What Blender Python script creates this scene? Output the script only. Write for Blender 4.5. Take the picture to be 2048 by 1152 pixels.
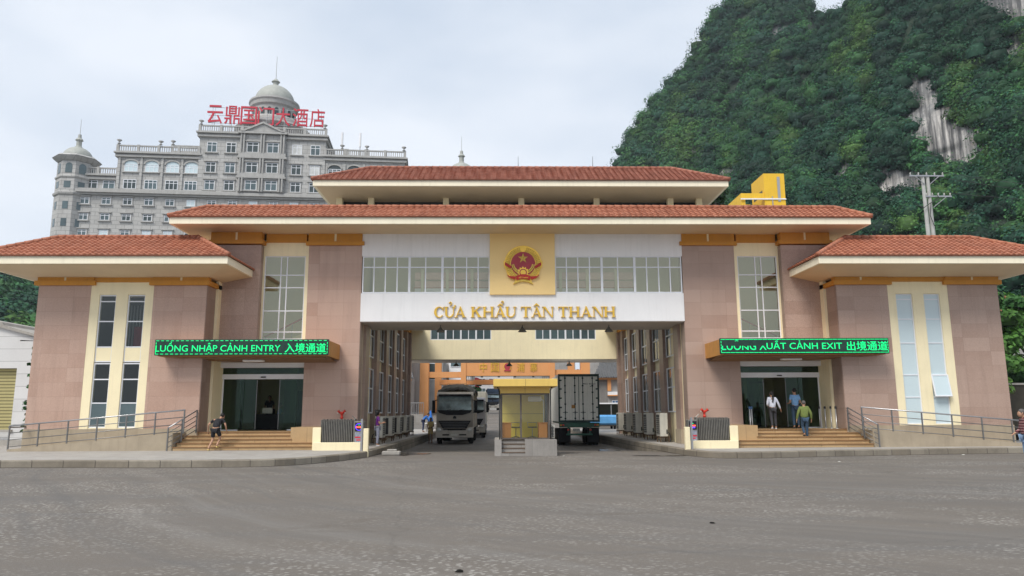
import bpy, math, random
import numpy as np
from math import sin, cos, pi, radians as R
from mathutils import Vector, Matrix
random.seed(7); rng = np.random.default_rng(11)
for o in list(bpy.data.objects): bpy.data.objects.remove(o)
SC = bpy.context.scene; COL = SC.collection

# ---------------------------------------------------------------- camera
FPX, PITCH, YAW, ROLL = 1460.36, .1681, .0199, -.0043     # focal length in pixels of a 2048 px wide picture
CAM = Vector((-1.189, -33.947, 1.75))
cd = bpy.data.cameras.new('camera'); cam = bpy.data.objects.new('camera', cd); COL.objects.link(cam)
cd.sensor_width = 36; cd.lens = FPX / 2048 * 36; cd.clip_end = 3000; cd.clip_start = .1
cam.location = CAM
cam.rotation_euler = (Matrix.Rotation(-YAW, 3, 'Z') @ Matrix.Rotation(pi/2 + PITCH, 3, 'X') @ Matrix.Rotation(ROLL, 3, 'Z')).to_euler()
SC.camera = cam

# ---------------------------------------------------------------- world, sun, exposure
SUN_EL, SUN_AZ = 52, 215          # azimuth measured clockwise from +Y
W = bpy.data.worlds.new('World'); SC.world = W; W.use_nodes = True
nt = W.node_tree; nt.nodes.clear(); N = nt.nodes.new; L = nt.links.new
sky = N('ShaderNodeTexSky'); sky.sky_type = 'NISHITA'; sky.sun_disc = False
sky.sun_elevation = R(SUN_EL); sky.sun_rotation = R(SUN_AZ); sky.air_density = 1.2; sky.dust_density = 3
tc = N('ShaderNodeTexCoord'); mp = N('ShaderNodeMapping'); mp.inputs['Scale'].default_value = (1, 1, 2.6)
n1 = N('ShaderNodeTexNoise'); n1.inputs['Scale'].default_value = 1.7; n1.inputs['Detail'].default_value = 5; n1.inputs['Roughness'].default_value = .48
cr = N('ShaderNodeValToRGB'); cr.color_ramp.elements[0].position = .36; cr.color_ramp.elements[1].position = .62
cr.color_ramp.elements[0].color = (4.4, 5.1, 6.1, 1); cr.color_ramp.elements[1].color = (6.8, 7.15, 7.7, 1)
mx = N('ShaderNodeMix'); mx.data_type = 'RGBA'; mx.inputs['Factor'].default_value = .9
bg = N('ShaderNodeBackground'); bg.inputs['Strength'].default_value = .1; out = N('ShaderNodeOutputWorld')
L(tc.outputs['Generated'], mp.inputs['Vector']); L(mp.outputs[0], n1.inputs['Vector']); L(n1.outputs['Fac'], cr.inputs['Fac'])
L(sky.outputs[0], mx.inputs['A']); L(cr.outputs[0], mx.inputs['B']); L(mx.outputs['Result'], bg.inputs['Color']); L(bg.outputs[0], out.inputs['Surface'])
sl = bpy.data.lights.new('sun', 'SUN'); sl.energy = 2.3; sl.angle = R(24); sl.color = (1, .955, .88)
so = bpy.data.objects.new('sun', sl); COL.objects.link(so)
az = R(SUN_AZ); el = R(SUN_EL)
so.rotation_euler = Vector((-sin(az)*cos(el), -cos(az)*cos(el), -sin(el))).to_track_quat('-Z', 'Y').to_euler()
so.location = (0, -60, 60)
SC.view_settings.view_transform = 'Standard'; SC.view_settings.look = 'None'; SC.view_settings.gamma = 1
SC.view_settings.exposure = .5
SC.render.engine = 'CYCLES'; SC.cycles.max_bounces = 8; SC.cycles.transparent_max_bounces = 24; SC.cycles.use_denoising = True

# pixel -> direction (2048x1152 pixels of the photograph), used to measure where far things stand
def ray(u, v):
    X = u - 1024; Y = v - 576
    X, Y = X*cos(ROLL) + Y*sin(ROLL), -X*sin(ROLL) + Y*cos(ROLL)
    xr = X/FPX; uz = -Y/FPX; yr = cos(PITCH) - uz*sin(PITCH); z = sin(PITCH) + uz*cos(PITCH)
    return Vector((xr*cos(YAW) + yr*sin(YAW), -xr*sin(YAW) + yr*cos(YAW), z))
def at(u, v, Y): d = ray(u, v); return CAM + d*((Y - CAM.y)/d.y)

# ---------------------------------------------------------------- materials
MATS = {}
def nodes(name):
    m = bpy.data.materials.new(name); m.use_nodes = True; t = m.node_tree
    b = t.nodes['Principled BSDF']; return m, t, b
def noise(t, scale, detail=4, rough=.55, vec=None, dist=0):
    n = t.nodes.new('ShaderNodeTexNoise'); n.inputs['Scale'].default_value = scale; n.inputs['Detail'].default_value = detail
    n.inputs['Roughness'].default_value = rough; n.inputs['Distortion'].default_value = dist
    if vec is not None: t.links.new(vec, n.inputs['Vector'])
    return n.outputs['Fac']
def ramp(t, fac, stops):
    n = t.nodes.new('ShaderNodeValToRGB'); e = n.color_ramp.elements
    while len(e) < len(stops): e.new(.5)
    for q, (p, c) in zip(e, stops):
        q.position = p; q.color = (c[0], c[1], c[2], 1) if hasattr(c, '__len__') else (c, c, c, 1)
    t.links.new(fac, n.inputs['Fac']); return n.outputs['Color']
def mix(t, fac, a, b, mode='MIX'):
    n = t.nodes.new('ShaderNodeMix'); n.data_type = 'RGBA'; n.blend_type = mode
    for s, v in (('Factor', fac), ('A', a), ('B', b)):
        if hasattr(v, 'is_linked') or isinstance(v, bpy.types.NodeSocket): t.links.new(v, n.inputs[s])
        elif s == 'Factor': n.inputs[s].default_value = v
        else: n.inputs[s].default_value = (*v[:3], 1)
    return n.outputs['Result']
def math_(t, op, a, b=0, c=0):
    n = t.nodes.new('ShaderNodeMath'); n.operation = op
    for i, v in enumerate((a, b, c)):
        if isinstance(v, bpy.types.NodeSocket): t.links.new(v, n.inputs[i])
        else: n.inputs[i].default_value = v
    return n.outputs[0]
def coords(t, wall=False, scale=(1, 1, 1)):
    tc = t.nodes.new('ShaderNodeTexCoord'); v = tc.outputs['Object']
    if wall:       # (x + y, z): runs along any upright wall
        s = t.nodes.new('ShaderNodeSeparateXYZ'); t.links.new(v, s.inputs[0])
        c = t.nodes.new('ShaderNodeCombineXYZ'); t.links.new(math_(t, 'ADD', s.outputs[0], s.outputs[1]), c.inputs[0]); t.links.new(s.outputs[2], c.inputs[1])
        v = c.outputs[0]
    m = t.nodes.new('ShaderNodeMapping'); m.inputs['Scale'].default_value = scale; t.links.new(v, m.inputs['Vector']); return m.outputs[0]
def bump(t, b, h, strength=.3, dist=.02):
    n = t.nodes.new('ShaderNodeBump'); n.inputs['Strength'].default_value = strength; n.inputs['Distance'].default_value = dist
    t.links.new(h, n.inputs['Height']); t.links.new(n.outputs[0], b.inputs['Normal'])
def pm(name, col, rough=.6, var=.1, scale=2.0, metal=0, spec=.4, bmp=0, fine=40, streak=0, emit=0, dirt=None):
    if name in MATS: return MATS[name]
    m, t, b = nodes(name); c = coords(t)
    a = tuple(x*(1-var) for x in col); d = tuple(min(1, x*(1+var)) for x in col)
    o = mix(t, ramp(t, noise(t, scale, 6, .6, c), [(.3, 0), (.7, 1)]), a, d)
    if streak:     # rain streaks running down
        s = noise(t, 3, 3, .6, coords(t, False, (2.2, 2.2, .12)))
        o = mix(t, ramp(t, s, [(.5, 0), (.8, streak)]), o, tuple(x*.55 for x in col))
    if dirt:
        o = mix(t, ramp(t, noise(t, 1.1, 8, .7, c), [(.5, 0), (.75, .8)]), o, dirt)
    t.links.new(o, b.inputs['Base Color']); b.inputs['Roughness'].default_value = rough; b.inputs['Metallic'].default_value = metal
    b.inputs['Specular IOR Level'].default_value = spec
    if bmp: bump(t, b, noise(t, fine, 3, .6, c), bmp, .01)
    if emit: t.links.new(o, b.inputs['Emission Color']); b.inputs['Emission Strength'].default_value = emit
    MATS[name] = m; return m
def m_granite(name, c1, c2, w=1.2, h=.62):
    m, t, b = nodes(name); v = coords(t, True)
    br = t.nodes.new('ShaderNodeTexBrick'); t.links.new(v, br.inputs['Vector'])
    br.inputs['Color1'].default_value = (*c1, 1); br.inputs['Color2'].default_value = (*c2, 1)
    br.inputs['Mortar'].default_value = (*[x*.75 for x in c1], 1); br.inputs['Scale'].default_value = 1
    br.inputs['Brick Width'].default_value = w; br.inputs['Row Height'].default_value = h; br.inputs['Mortar Size'].default_value = .006
    br.inputs['Mortar Smooth'].default_value = .2; br.inputs['Bias'].default_value = -.1; br.offset = 0
    o = mix(t, ramp(t, noise(t, .55, 4, .6, v), [(.35, 0), (.65, .45)]), br.outputs['Color'], c2)
    sp = noise(t, 55, 2, .7, coords(t))
    o = mix(t, ramp(t, sp, [(.3, .5), (.5, 0)]), o, tuple(x*.45 for x in c1))
    o = mix(t, ramp(t, sp, [(.55, 0), (.75, .5)]), o, tuple(min(1, x*1.8) for x in c2))
    o = mix(t, ramp(t, noise(t, 1.2, 5, .7, coords(t, False, (1.5, 1.5, .15))), [(.52, 0), (.8, .38)]), o, tuple(x*.5 for x in c1))
    t.links.new(o, b.inputs['Base Color']); b.inputs['Roughness'].default_value = .42
    bump(t, b, br.outputs['Fac'], -.15, .004); MATS[name] = m; return m
m_granite('granite_pink', (.41, .26, .198), (.51, .355, .285))
m_granite('granite_brown', (.35, .235, .185), (.445, .32, .26))
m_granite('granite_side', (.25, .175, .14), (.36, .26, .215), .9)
def m_tile(name, col, col2):
    m, t, b = nodes(name); c = coords(t)
    w = t.nodes.new('ShaderNodeTexWhiteNoise'); sn = t.nodes.new('ShaderNodeVectorMath'); sn.operation = 'SNAP'
    t.links.new(c, sn.inputs[0]); sn.inputs[1].default_value = (.24, .2, 5); t.links.new(sn.outputs[0], w.inputs['Vector'])
    o = mix(t, w.outputs['Value'], col, col2)
    o = mix(t, ramp(t, noise(t, .8, 6, .7, c), [(.45, 0), (.75, .5)]), o, tuple(x*.5 for x in col))
    o = mix(t, ramp(t, noise(t, 14, 4, .7, c), [(.55, 0), (.75, .35)]), o, (.09, .07, .06))
    t.links.new(o, b.inputs['Base Color']); b.inputs['Roughness'].default_value = .75; bump(t, b, noise(t, 30, 3, .6, c), .2, .01)
    MATS[name] = m; return m
m_tile('clay_tile', (.34, .115, .06), (.42, .165, .095))
m_tile('clay_tile_pale', (.29, .10, .062), (.36, .145, .095))
def m_asphalt():
    m, t, b = nodes('asphalt'); c = coords(t)
    base = mix(t, noise(t, .09, 6, .6, c), (.125, .108, .091), (.172, .152, .132))
    base = mix(t, ramp(t, noise(t, .35, 5, .65, coords(t, False, (.35, 1, 1))), [(.4, 0), (.62, .7)]), base, (.155, .133, .11))
    tr = noise(t, .5, 5, .6, coords(t, False, (.16, 1.6, 1)), .8)                    # worn wheel bands
    base = mix(t, ramp(t, tr, [(.5, 0), (.72, .6)]), base, (.125, .12, .115))
    vo = t.nodes.new('ShaderNodeTexVoronoi'); vo.inputs['Scale'].default_value = 21; t.links.new(coords(t, False, (.55, 1, 1)), vo.inputs['Vector'])
    wn = t.nodes.new('ShaderNodeTexWhiteNoise'); t.links.new(vo.outputs['Position'], wn.inputs['Vector'])
    chips = math_(t, 'MULTIPLY', ramp(t, vo.outputs['Distance'], [(.26, 1), (.42, 0)]), ramp(t, wn.outputs['Value'], [(.3, 0), (.35, 1)]))
    patch = ramp(t, noise(t, .42, 5, .7, coords(t, False, (.4, 1, 1)), .6), [(.44, 0), (.56, 1)])
    patch = math_(t, 'MULTIPLY', patch, ramp(t, noise(t, .11, 3, .5, c), [(.38, .3), (.52, 1)]))
    base = mix(t, math_(t, 'MULTIPLY', math_(t, 'MULTIPLY', chips, patch), .7), base, (.55, .53, .49))
    # tyre sweeps: rings round a far turning point
    vl = t.nodes.new('ShaderNodeVectorMath'); vl.operation = 'DISTANCE'; t.links.new(c, vl.inputs[0]); vl.inputs[1].default_value = (26, 9, 0)
    rg = math_(t, 'ADD', vl.outputs['Value'], math_(t, 'MULTIPLY', noise(t, .12, 3, .5, c), 3.0)); cb = t.nodes.new('ShaderNodeCombineXYZ'); t.links.new(rg, cb.inputs[0]); t.links.new(math_(t, 'MULTIPLY', noise(t, .05, 2, .5, c), 2), cb.inputs[1])
    base = mix(t, ramp(t, noise(t, 1.35, 5, .7, cb.outputs[0]), [(.48, 0), (.68, .5)]), base, (.10, .096, .092))
    base = mix(t, ramp(t, noise(t, .8, 4, .7, cb.outputs[0]), [(.52, 0), (.72, .35)]), base, (.27, .25, .225))
    base = mix(t, ramp(t, noise(t, .55, 7, .75, coords(t, False, (.5, 1.2, 1)), .5), [(.6, 0), (.68, .6)]), base, (.10, .08, .06))
    base = mix(t, ramp(t, noise(t, 60, 3, .8, c), [(.35, .5), (.55, 0)]), base, (.06, .055, .05))
    base = mix(t, ramp(t, noise(t, 38, 2, .8, c), [(.6, 0), (.72, .45)]), base, (.33, .31, .28))
    vc = t.nodes.new('ShaderNodeTexVoronoi'); vc.feature = 'DISTANCE_TO_EDGE'; vc.inputs['Scale'].default_value = .055
    nz = t.nodes.new('ShaderNodeTexNoise'); nz.inputs['Scale'].default_value = 1.5; t.links.new(c, nz.inputs['Vector'])
    va = t.nodes.new('ShaderNodeVectorMath'); va.operation = 'MULTIPLY_ADD'; t.links.new(nz.outputs['Color'], va.inputs[0]); va.inputs[1].default_value = (.9, .9, 0); t.links.new(c, va.inputs[2]); t.links.new(va.outputs[0], vc.inputs['Vector'])
    base = mix(t, ramp(t, vc.outputs['Distance'], [(.0001, .2), (.0003, 0)]), base, (.05, .046, .04))
    t.links.new(base, b.inputs['Base Color'])
    t.links.new(ramp(t, noise(t, .4, 4, .6, c), [(.3, .72), (.7, .9)]), b.inputs['Roughness'])
    bump(t, b, noise(t, 45, 3, .7, c), .35, .012); MATS['asphalt'] = m
m_asphalt()
def m_grid(name, c1, c2, mort, w, h, size=.01, rough=.7, off=.5, wall=True, stain=.3, vs=(1, 1, 1)):
    m, t, b = nodes(name); v = coords(t, wall, vs); br = t.nodes.new('ShaderNodeTexBrick'); t.links.new(v, br.inputs['Vector'])
    br.inputs['Color1'].default_value = (*c1, 1); br.inputs['Color2'].default_value = (*c2, 1); br.inputs['Mortar'].default_value = (*mort, 1)
    br.inputs['Scale'].default_value = 1; br.inputs['Brick Width'].default_value = w; br.inputs['Row Height'].default_value = h
    br.inputs['Mortar Size'].default_value = size; br.offset = off
    o = mix(t, ramp(t, noise(t, .7, 7, .7, coords(t)), [(.45, 0), (.75, stain)]), br.outputs['Color'], tuple(x*.45 for x in c1))
    o = mix(t, ramp(t, noise(t, 1.6, 6, .7, coords(t, False, (1, 1, .2))), [(.55, 0), (.8, stain)]), o, tuple(x*.5 for x in c1))
    o = mix(t, ramp(t, noise(t, 35, 3, .7, coords(t)), [(.3, .25), (.6, 0)]), o, tuple(x*.6 for x in c1))
    t.links.new(o, b.inputs['Base Color']); b.inputs['Roughness'].default_value = rough; bump(t, b, br.outputs['Fac'], -.4, .01); MATS[name] = m; return m
m_grid('hotel_stone', (.40, .395, .38), (.47, .465, .45), (.19, .19, .185), 1.6, .82, .035, stain=.35)
m_grid('paver', (.36, .335, .31), (.42, .40, .37), (.25, .23, .21), .4, .4, .008, wall=False, off=0, stain=.25)
m_grid('kerb_stone', (.20, .17, .13), (.29, .26, .21), (.07, .06, .05), 1.0, 2.0, .015, stain=.75)
m_grid('step_granite', (.42, .27, .13), (.52, .36, .19), (.25, .16, .08), 1.1, 3, .008, rough=.5, stain=.35)
m_grid('plinth_granite', (.27, .25, .23), (.34, .32, .295), (.17, .16, .15), .9, .7, .006, stain=.55)
m_grid('grey_tile', (.13, .135, .14), (.20, .20, .21), (.05, .05, .05), .25, 9, .07, off=0, stain=.2)
m_grid('white_block', (.62, .62, .62), (.68, .68, .68), (.36, .36, .36), 6, .62, .012, off=0, stain=.14)
m_grid('shutter', (.43, .38, .17), (.46, .41, .19), (.16, .14, .06), 20, .16, .03, off=0, stain=.15)
m_grid('corrugated', (.52, .5, .45), (.58, .56, .5), (.28, .27, .24), .3, 9, .04, off=0, stain=.4)

pm('white_paint', (.80, .80, .81), .6, .03, 1.2, streak=.16)
pm('cream_paint', (.86, .76, .51), .65, .04, 1.1, streak=.2)
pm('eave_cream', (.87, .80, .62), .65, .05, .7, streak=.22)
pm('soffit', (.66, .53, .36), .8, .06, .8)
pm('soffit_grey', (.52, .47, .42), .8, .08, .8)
pm('ochre_trim', (.56, .25, .03), .6, .07, 2, streak=.25)
pm('yellow_panel', (.86, .62, .27), .5, .03, .6)
pm('pvc_frame', (.74, .76, .80), .35, .03, 3)
pm('interior', (.74, .70, .50), .8, .06, .6)
pm('interior_dark', (.10, .11, .085), .8, .1, .8)
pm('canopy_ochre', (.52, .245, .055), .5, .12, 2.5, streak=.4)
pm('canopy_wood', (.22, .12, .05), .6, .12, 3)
pm('gold', (.80, .50, .07), .32, .12, 3, metal=.55, spec=.6, bmp=.2, fine=12)
pm('gold_pale', (.72, .53, .12), .38, .15, 6, metal=.45)
pm('emblem_red', (.36, .035, .05), .45, .12, 5)
pm('ribbon_red', (.42, .015, .01), .4, .1, 5)
pm('steel', (.42, .42, .43), .35, .06, 5, metal=.8)
pm('rail_grey', (.20, .20, .20), .4, .1, 5, metal=.6)
pm('gate_metal', (.22, .21, .19), .45, .15, 6, metal=.5)
pm('dark_metal', (.035, .035, .035), .5, .2, 6)
pm('lamp_metal', (.14, .135, .12), .55, .2, 9)
pm('led_green', (0.0, .62, .17), .5, 0, emit=.95)
pm('rust', (.12, .075, .045), .85, .35, 8)
pm('ac_white', (.62, .60, .53), .55, .06, 3, streak=.35, dirt=(.4, .34, .25))
pm('ramp_stone', (.36, .30, .22), .75, .12, 1.2, streak=.35)
pm('hydrant_red', (.55, .03, .015), .4, .12, 8)
pm('red_sign', (.50, .025, .05), .5, .08, 1)
pm('orange_paint', (.66, .30, .11), .6, .06, .5, streak=.2)
pm('facade_grey', (.36, .35, .34), .8, .15, .7, streak=.4)
pm('beam_shade', (.20, .19, .18), .8, .15, 1)  # shade of beam undersides put into colour; also serves recess panels and lattice
pm('hotel_trim', (.38, .375, .36), .8, .12, 1.2, streak=.45)
pm('concrete', (.36, .34, .31), .85, .15, 2, streak=.4, bmp=.2)
pm('moss', (.10, .10, .04), .95, .4, 6)
def m_glass(name, tint, refl=.12, clear=.85, rough=.02, gc=(.9, .95, .93)):
    m, t, b = nodes(name); o = t.nodes['Material Output']; t.nodes.remove(b)
    tr = t.nodes.new('ShaderNodeBsdfTransparent'); tr.inputs[0].default_value = (*[x*clear for x in tint], 1)
    gl = t.nodes.new('ShaderNodeBsdfGlossy'); gl.inputs['Roughness'].default_value = rough; gl.inputs[0].default_value = (*gc, 1)
    lw = t.nodes.new('ShaderNodeLayerWeight'); lw.inputs['Blend'].default_value = .25
    f = math_(t, 'ADD', math_(t, 'MULTIPLY', lw.outputs['Fresnel'], .7), refl)
    s = t.nodes.new('ShaderNodeMixShader'); t.links.new(f, s.inputs[0]); t.links.new(tr.outputs[0], s.inputs[1]); t.links.new(gl.outputs[0], s.inputs[2]); t.links.new(s.outputs[0], o.inputs[0])
    MATS[name] = m
m_glass('glass_clear', (.93, .97, .9), .24, .9, gc=(.85, .82, .64))
m_glass('glass_wing', (.7, .75, .72), .05, .8)
m_glass('glass_door', (.52, .66, .54), .035, .85, gc=(.45, .55, .48))
m_glass('glass_booth', (.95, .95, .85), .05, .95)
pm('glass_dark', (.035, .05, .05), .08, .3, .7, spec=.7)
pm('glass_hotel', (.075, .11, .12), .12, .4, .35, spec=.7)
pm('glass_pale', (.55, .66, .70), .35, .03, .5, spec=.5)
pm('curtain_pale', (.55, .56, .55), .5, .25, .8)
pm('leaf', (.06, .11, .03), .6, .1, 1)

# ---------------------------------------------------------------- mesh builder
ORG = {}
class MB:
    GT = None
    def __init__(s): s.v = []; s.f = []; s.T = MB.GT
    def add(s, vs, fs):
        n = len(s.v)
        if s.T is not None: vs = [tuple(s.T @ Vector(p)) for p in vs]
        s.v.extend([tuple(p) for p in vs]); s.f.extend([tuple(n+i for i in f) for f in fs]); return s
    def box(s, x0, x1, y0, y1, z0, z1):
        return s.add([(x0,y0,z0),(x1,y0,z0),(x1,y1,z0),(x0,y1,z0),(x0,y0,z1),(x1,y0,z1),(x1,y1,z1),(x0,y1,z1)],
                     [(0,3,2,1),(4,5,6,7),(0,1,5,4),(1,2,6,5),(2,3,7,6),(3,0,4,7)])
    def cbox(s, x0, x1, y0, y1, z0, z1, b=.02):      # box with chamfered upright and top edges
        P = lambda k, z: [(x0+k,y0+b,z),(x0+b,y0+k,z),(x1-b,y0+k,z),(x1-k,y0+b,z),(x1-k,y1-b,z),(x1-b,y1-k,z),(x0+b,y1-k,z),(x0+k,y1-b,z)]
        v = P(0, z0+b) + P(0, z1-b); t = [(x0+b,y0+b,z1),(x1-b,y0+b,z1),(x1-b,y1-b,z1),(x0+b,y1-b,z1)]; u = [(a,c,z0) for a, c, _ in t]
        n = 8; f = [(i,(i+1)%n,(i+1)%n+n,i+n) for i in range(n)]
        T = [16,17,18,19]; f += [tuple(T), (8,9,16),(9,10,17,16),(10,11,17),(11,12,18,17),(12,13,18),(13,14,19,18),(14,15,19),(15,8,16,19)]
        U = [20,21,22,23]; f += [tuple(U[::-1]), (1,0,20),(2,1,20,21),(3,2,21),(4,3,21,22),(5,4,22),(6,5,22,23),(7,6,23),(0,7,23,20)]
        return s.add(v+t+u, f)
    def cyl(s, a, b, r0, r1=None, n=10):
        a = Vector(a); b = Vector(b); r1 = r0 if r1 is None else r1; d = (b-a).normalized()
        u = d.orthogonal().normalized(); w = d.cross(u); v = []
        for p, r in ((a, r0), (b, r1)): v += [p + (u*cos(2*pi*i/n) + w*sin(2*pi*i/n))*r for i in range(n)]
        return s.add(v, [(i,(i+1)%n,(i+1)%n+n,i+n) for i in range(n)] + [tuple(range(n-1,-1,-1)), tuple(range(n, 2*n))])
    def lathe(s, prof, c=(0,0,0), n=24, a0=0):
        v = []; f = []; m = len(prof)
        for r, z in prof: v += [(c[0]+r*cos(2*pi*i/n+a0), c[1]+r*sin(2*pi*i/n+a0), c[2]+z) for i in range(n)]
        for j in range(m-1): f += [(j*n+i, j*n+(i+1)%n, (j+1)*n+(i+1)%n, (j+1)*n+i) for i in range(n)]
        f += [tuple(range(n-1,-1,-1)), tuple(range((m-1)*n, m*n))]
        return s.add(v, f)
    def prism(s, poly, d0, d1, axis='y'):            # polygon in (x,z) pushed along y; axis 'x': (y,z) pushed along x; 'z': (x,y)
        g = {'y': lambda p, d: (p[0], d, p[1]), 'x': lambda p, d: (d, p[0], p[1]), 'z': lambda p, d: (p[0], p[1], d)}[axis]
        n = len(poly); v = [g(p, d0) for p in poly] + [g(p, d1) for p in poly]
        return s.add(v, [tuple(range(n)), tuple(range(2*n-1, n-1, -1))] + [(i, i+n, (i+1)%n+n, (i+1)%n) for i in range(n)])
    def sphere(s, c, r, n=12, m=8):
        r = r if hasattr(r, '__len__') else (r, r, r); v = []; f = []
        for j in range(m+1):
            t = pi*j/m; v += [(c[0]+r[0]*sin(t)*cos(2*pi*i/n), c[1]+r[1]*sin(t)*sin(2*pi*i/n), c[2]+r[2]*cos(t)) for i in range(n)]
        for j in range(m): f += [(j*n+i, (j+1)*n+i, (j+1)*n+(i+1)%n, j*n+(i+1)%n) for i in range(n)]
        return s.add(v, f)
    def build(s, name, mat, parent=None, smooth=False):
        if not s.v: return None
        o = ORG.get(parent.name, Vector((0,0,0))) if parent else Vector((0,0,0))
        me = bpy.data.meshes.new(name); me.from_pydata([(p[0]-o.x, p[1]-o.y, p[2]-o.z) for p in s.v], [], s.f)
        if smooth: me.polygons.foreach_set('use_smooth', [True]*len(me.polygons))
        return link_mesh(name, me, mat, parent)
def link_mesh(name, me, mat, parent=None):
    me.validate(); me.update()
    ob = bpy.data.objects.new(name, me); COL.objects.link(ob)
    me.materials.append(MATS[mat] if isinstance(mat, str) else mat)
    if parent: ob.parent = parent; ORG[ob.name] = ORG.get(parent.name, Vector((0,0,0)))
    return ob
def tag(o, label=None, cat=None, group=None, kind=None):
    if label: o['label'] = label
    if cat: o['category'] = cat
    if group: o['group'] = group
    if kind: o['kind'] = kind
    return o
def thing(name, label, cat, loc=(0,0,0), group=None):
    o = bpy.data.objects.new(name, None); COL.objects.link(o); o.location = loc; o.empty_display_size = .3
    ORG[o.name] = Vector(loc); return tag(o, label, cat, group)
def copy_tree(o, loc=None, label=None, rz=None, parent=None):
    c = o.copy(); COL.objects.link(c)
    if parent: c.parent = parent
    if loc is not None: c.location = loc
    if rz is not None: c.rotation_euler.z = rz
    if label: c['label'] = label
    for ch in list(o.children): copy_tree(ch, parent=c)
    return c
def arrays_mesh(name, V, F, mat, parent=None, attr=None):     # big quad meshes from numpy
    me = bpy.data.meshes.new(name); nv, nf = len(V), len(F)
    me.vertices.add(nv); me.vertices.foreach_set('co', np.asarray(V, np.float32).ravel())
    k = F.shape[1]; me.loops.add(nf*k); me.loops.foreach_set('vertex_index', F.astype(np.int32).ravel())
    me.polygons.add(nf); me.polygons.foreach_set('loop_start', np.arange(nf, dtype=np.int32)*k)
    me.update()
    if attr is not None:
        a = me.color_attributes.new('tint', 'FLOAT_COLOR', 'POINT'); a.data.foreach_set('color', np.asarray(attr, np.float32).ravel())
    ob = bpy.data.objects.new(name, me); COL.objects.link(ob); me.materials.append(MATS[mat])
    if parent: ob.parent = parent
    return ob
def window(par, x0, x1, y, z0, z1, xs=(), zs=(), fw=.05, glass='glass_clear', axis='y', name='window', fmat='pvc_frame', dep=.06):
    # framed window in the plane y (or x when axis == 'x'); xs/zs: inner bars, each a position or a (low, high, position) triple
    f = MB(); p = MB()
    def B(a0, a1, c0, c1, d0, d1):
        if axis == 'y': f.box(a0, a1, y+d0, y+d1, c0, c1)
        else: f.box(y+d0, y+d1, a0, a1, c0, c1)
    B(x0, x0+fw, z0, z1, 0, dep); B(x1-fw, x1, z0, z1, 0, dep); B(x0+fw, x1-fw, z0, z0+fw, .001, dep-.001); B(x0+fw, x1-fw, z1-fw, z1, .001, dep-.001)
    for q in xs:
        lo, hi, q = q if hasattr(q, '__len__') else (z0+fw, z1-fw, q); B(q-fw/2, q+fw/2, lo, hi, .004, dep-.004)
    for q in zs:
        lo, hi, q = q if hasattr(q, '__len__') else (x0+fw, x1-fw, q); B(lo, hi, q-fw/2, q+fw/2, .008, dep-.008)
    if axis == 'y': p.add([(x0+.01,y+dep/2,z0+.01),(x1-.01,y+dep/2,z0+.01),(x1-.01,y+dep/2,z1-.01),(x0+.01,y+dep/2,z1-.01)], [(0,1,2,3)])
    else: p.add([(y+dep/2,x0+.01,z0+.01),(y+dep/2,x1-.01,z0+.01),(y+dep/2,x1-.01,z1-.01),(y+dep/2,x0+.01,z1-.01)], [(0,1,2,3)])
    w = f.build(name, fmat, par); p.build('pane', glass, w); return w
def text_mesh(s, size=1, extrude=.02, bold=0):
    cu = bpy.data.curves.new('t', 'FONT'); cu.body = s; cu.size = size; cu.extrude = extrude; cu.offset = bold; cu.resolution_u = 3
    ob = bpy.data.objects.new('t', cu); COL.objects.link(ob); dg = bpy.context.evaluated_depsgraph_get()
    me = bpy.data.meshes.new_from_object(ob.evaluated_get(dg)); V = [tuple(v.co) for v in me.vertices]; F = [tuple(p.vertices) for p in me.polygons]
    bpy.data.objects.remove(ob); bpy.data.curves.remove(cu); bpy.data.meshes.remove(me); return V, F
def put_text(mb, s, x0, x1, z0, z1, y, depth=.02, bold=0, flip=False):   # stretched to fill the rectangle, facing -y
    V, F = text_mesh(s, 1, .05, bold); a = np.array(V)
    mn, mxx = a.min(0), a.max(0); sx = (x1-x0)/(mxx[0]-mn[0]); sz = (z1-z0)/(mxx[1]-mn[1])
    P = [(x0+(p[0]-mn[0])*sx, y+depth/2-(p[2]/.05)*depth/2, z0+(p[1]-mn[1])*sz) for p in V]
    if flip: P = [(p[0], p[1], p[2]) for p in P]
    mb.add(P, F); return mb
# ---------------------------------------------------------------- ground, road, pavements
def zg(y):       # the road dips a little under the building and climbs beyond it
    t = min(1, max(0, (y+3)/9)); d = -.26*t*t*(3-2*t); t = min(1, max(0, (y-20)/66)); return d + 2.3*t*t*(3-2*t)
def road():
    xs = [-420,-200,-80,-45,-30,-20,-12,-8,-4,0,4,8,12,20,30,45,80,200,420]; ys = [-100,-70,-40,-20,-10,-3,-1,1,3,5,7,10,14,18,22]+list(range(26,100,4))+[120,200,300,440]
    m = MB(); m.v = [(x, y, zg(y)) for y in ys for x in xs]; n = len(xs)
    m.f = [(j*n+i, j*n+i+1, (j+1)*n+i+1, (j+1)*n+i) for j in range(len(ys)-1) for i in range(n-1)]
    return tag(m.build('road', 'asphalt', None, True), kind='structure')
road()
def curve_pts(pts, n=6):
    out = []; P = [Vector(p) for p in pts]
    for i in range(len(P)-1):
        a = P[max(i-1,0)]; b = P[i]; c = P[i+1]; d = P[min(i+2, len(P)-1)]
        for k in range(n):
            t = k/n; out.append(.5*((2*b)+(c-a)*t+(2*a-5*b+4*c-d)*t*t+(3*b-a-3*c+d)*t**3))
    out.append(P[-1]); return out
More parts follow.
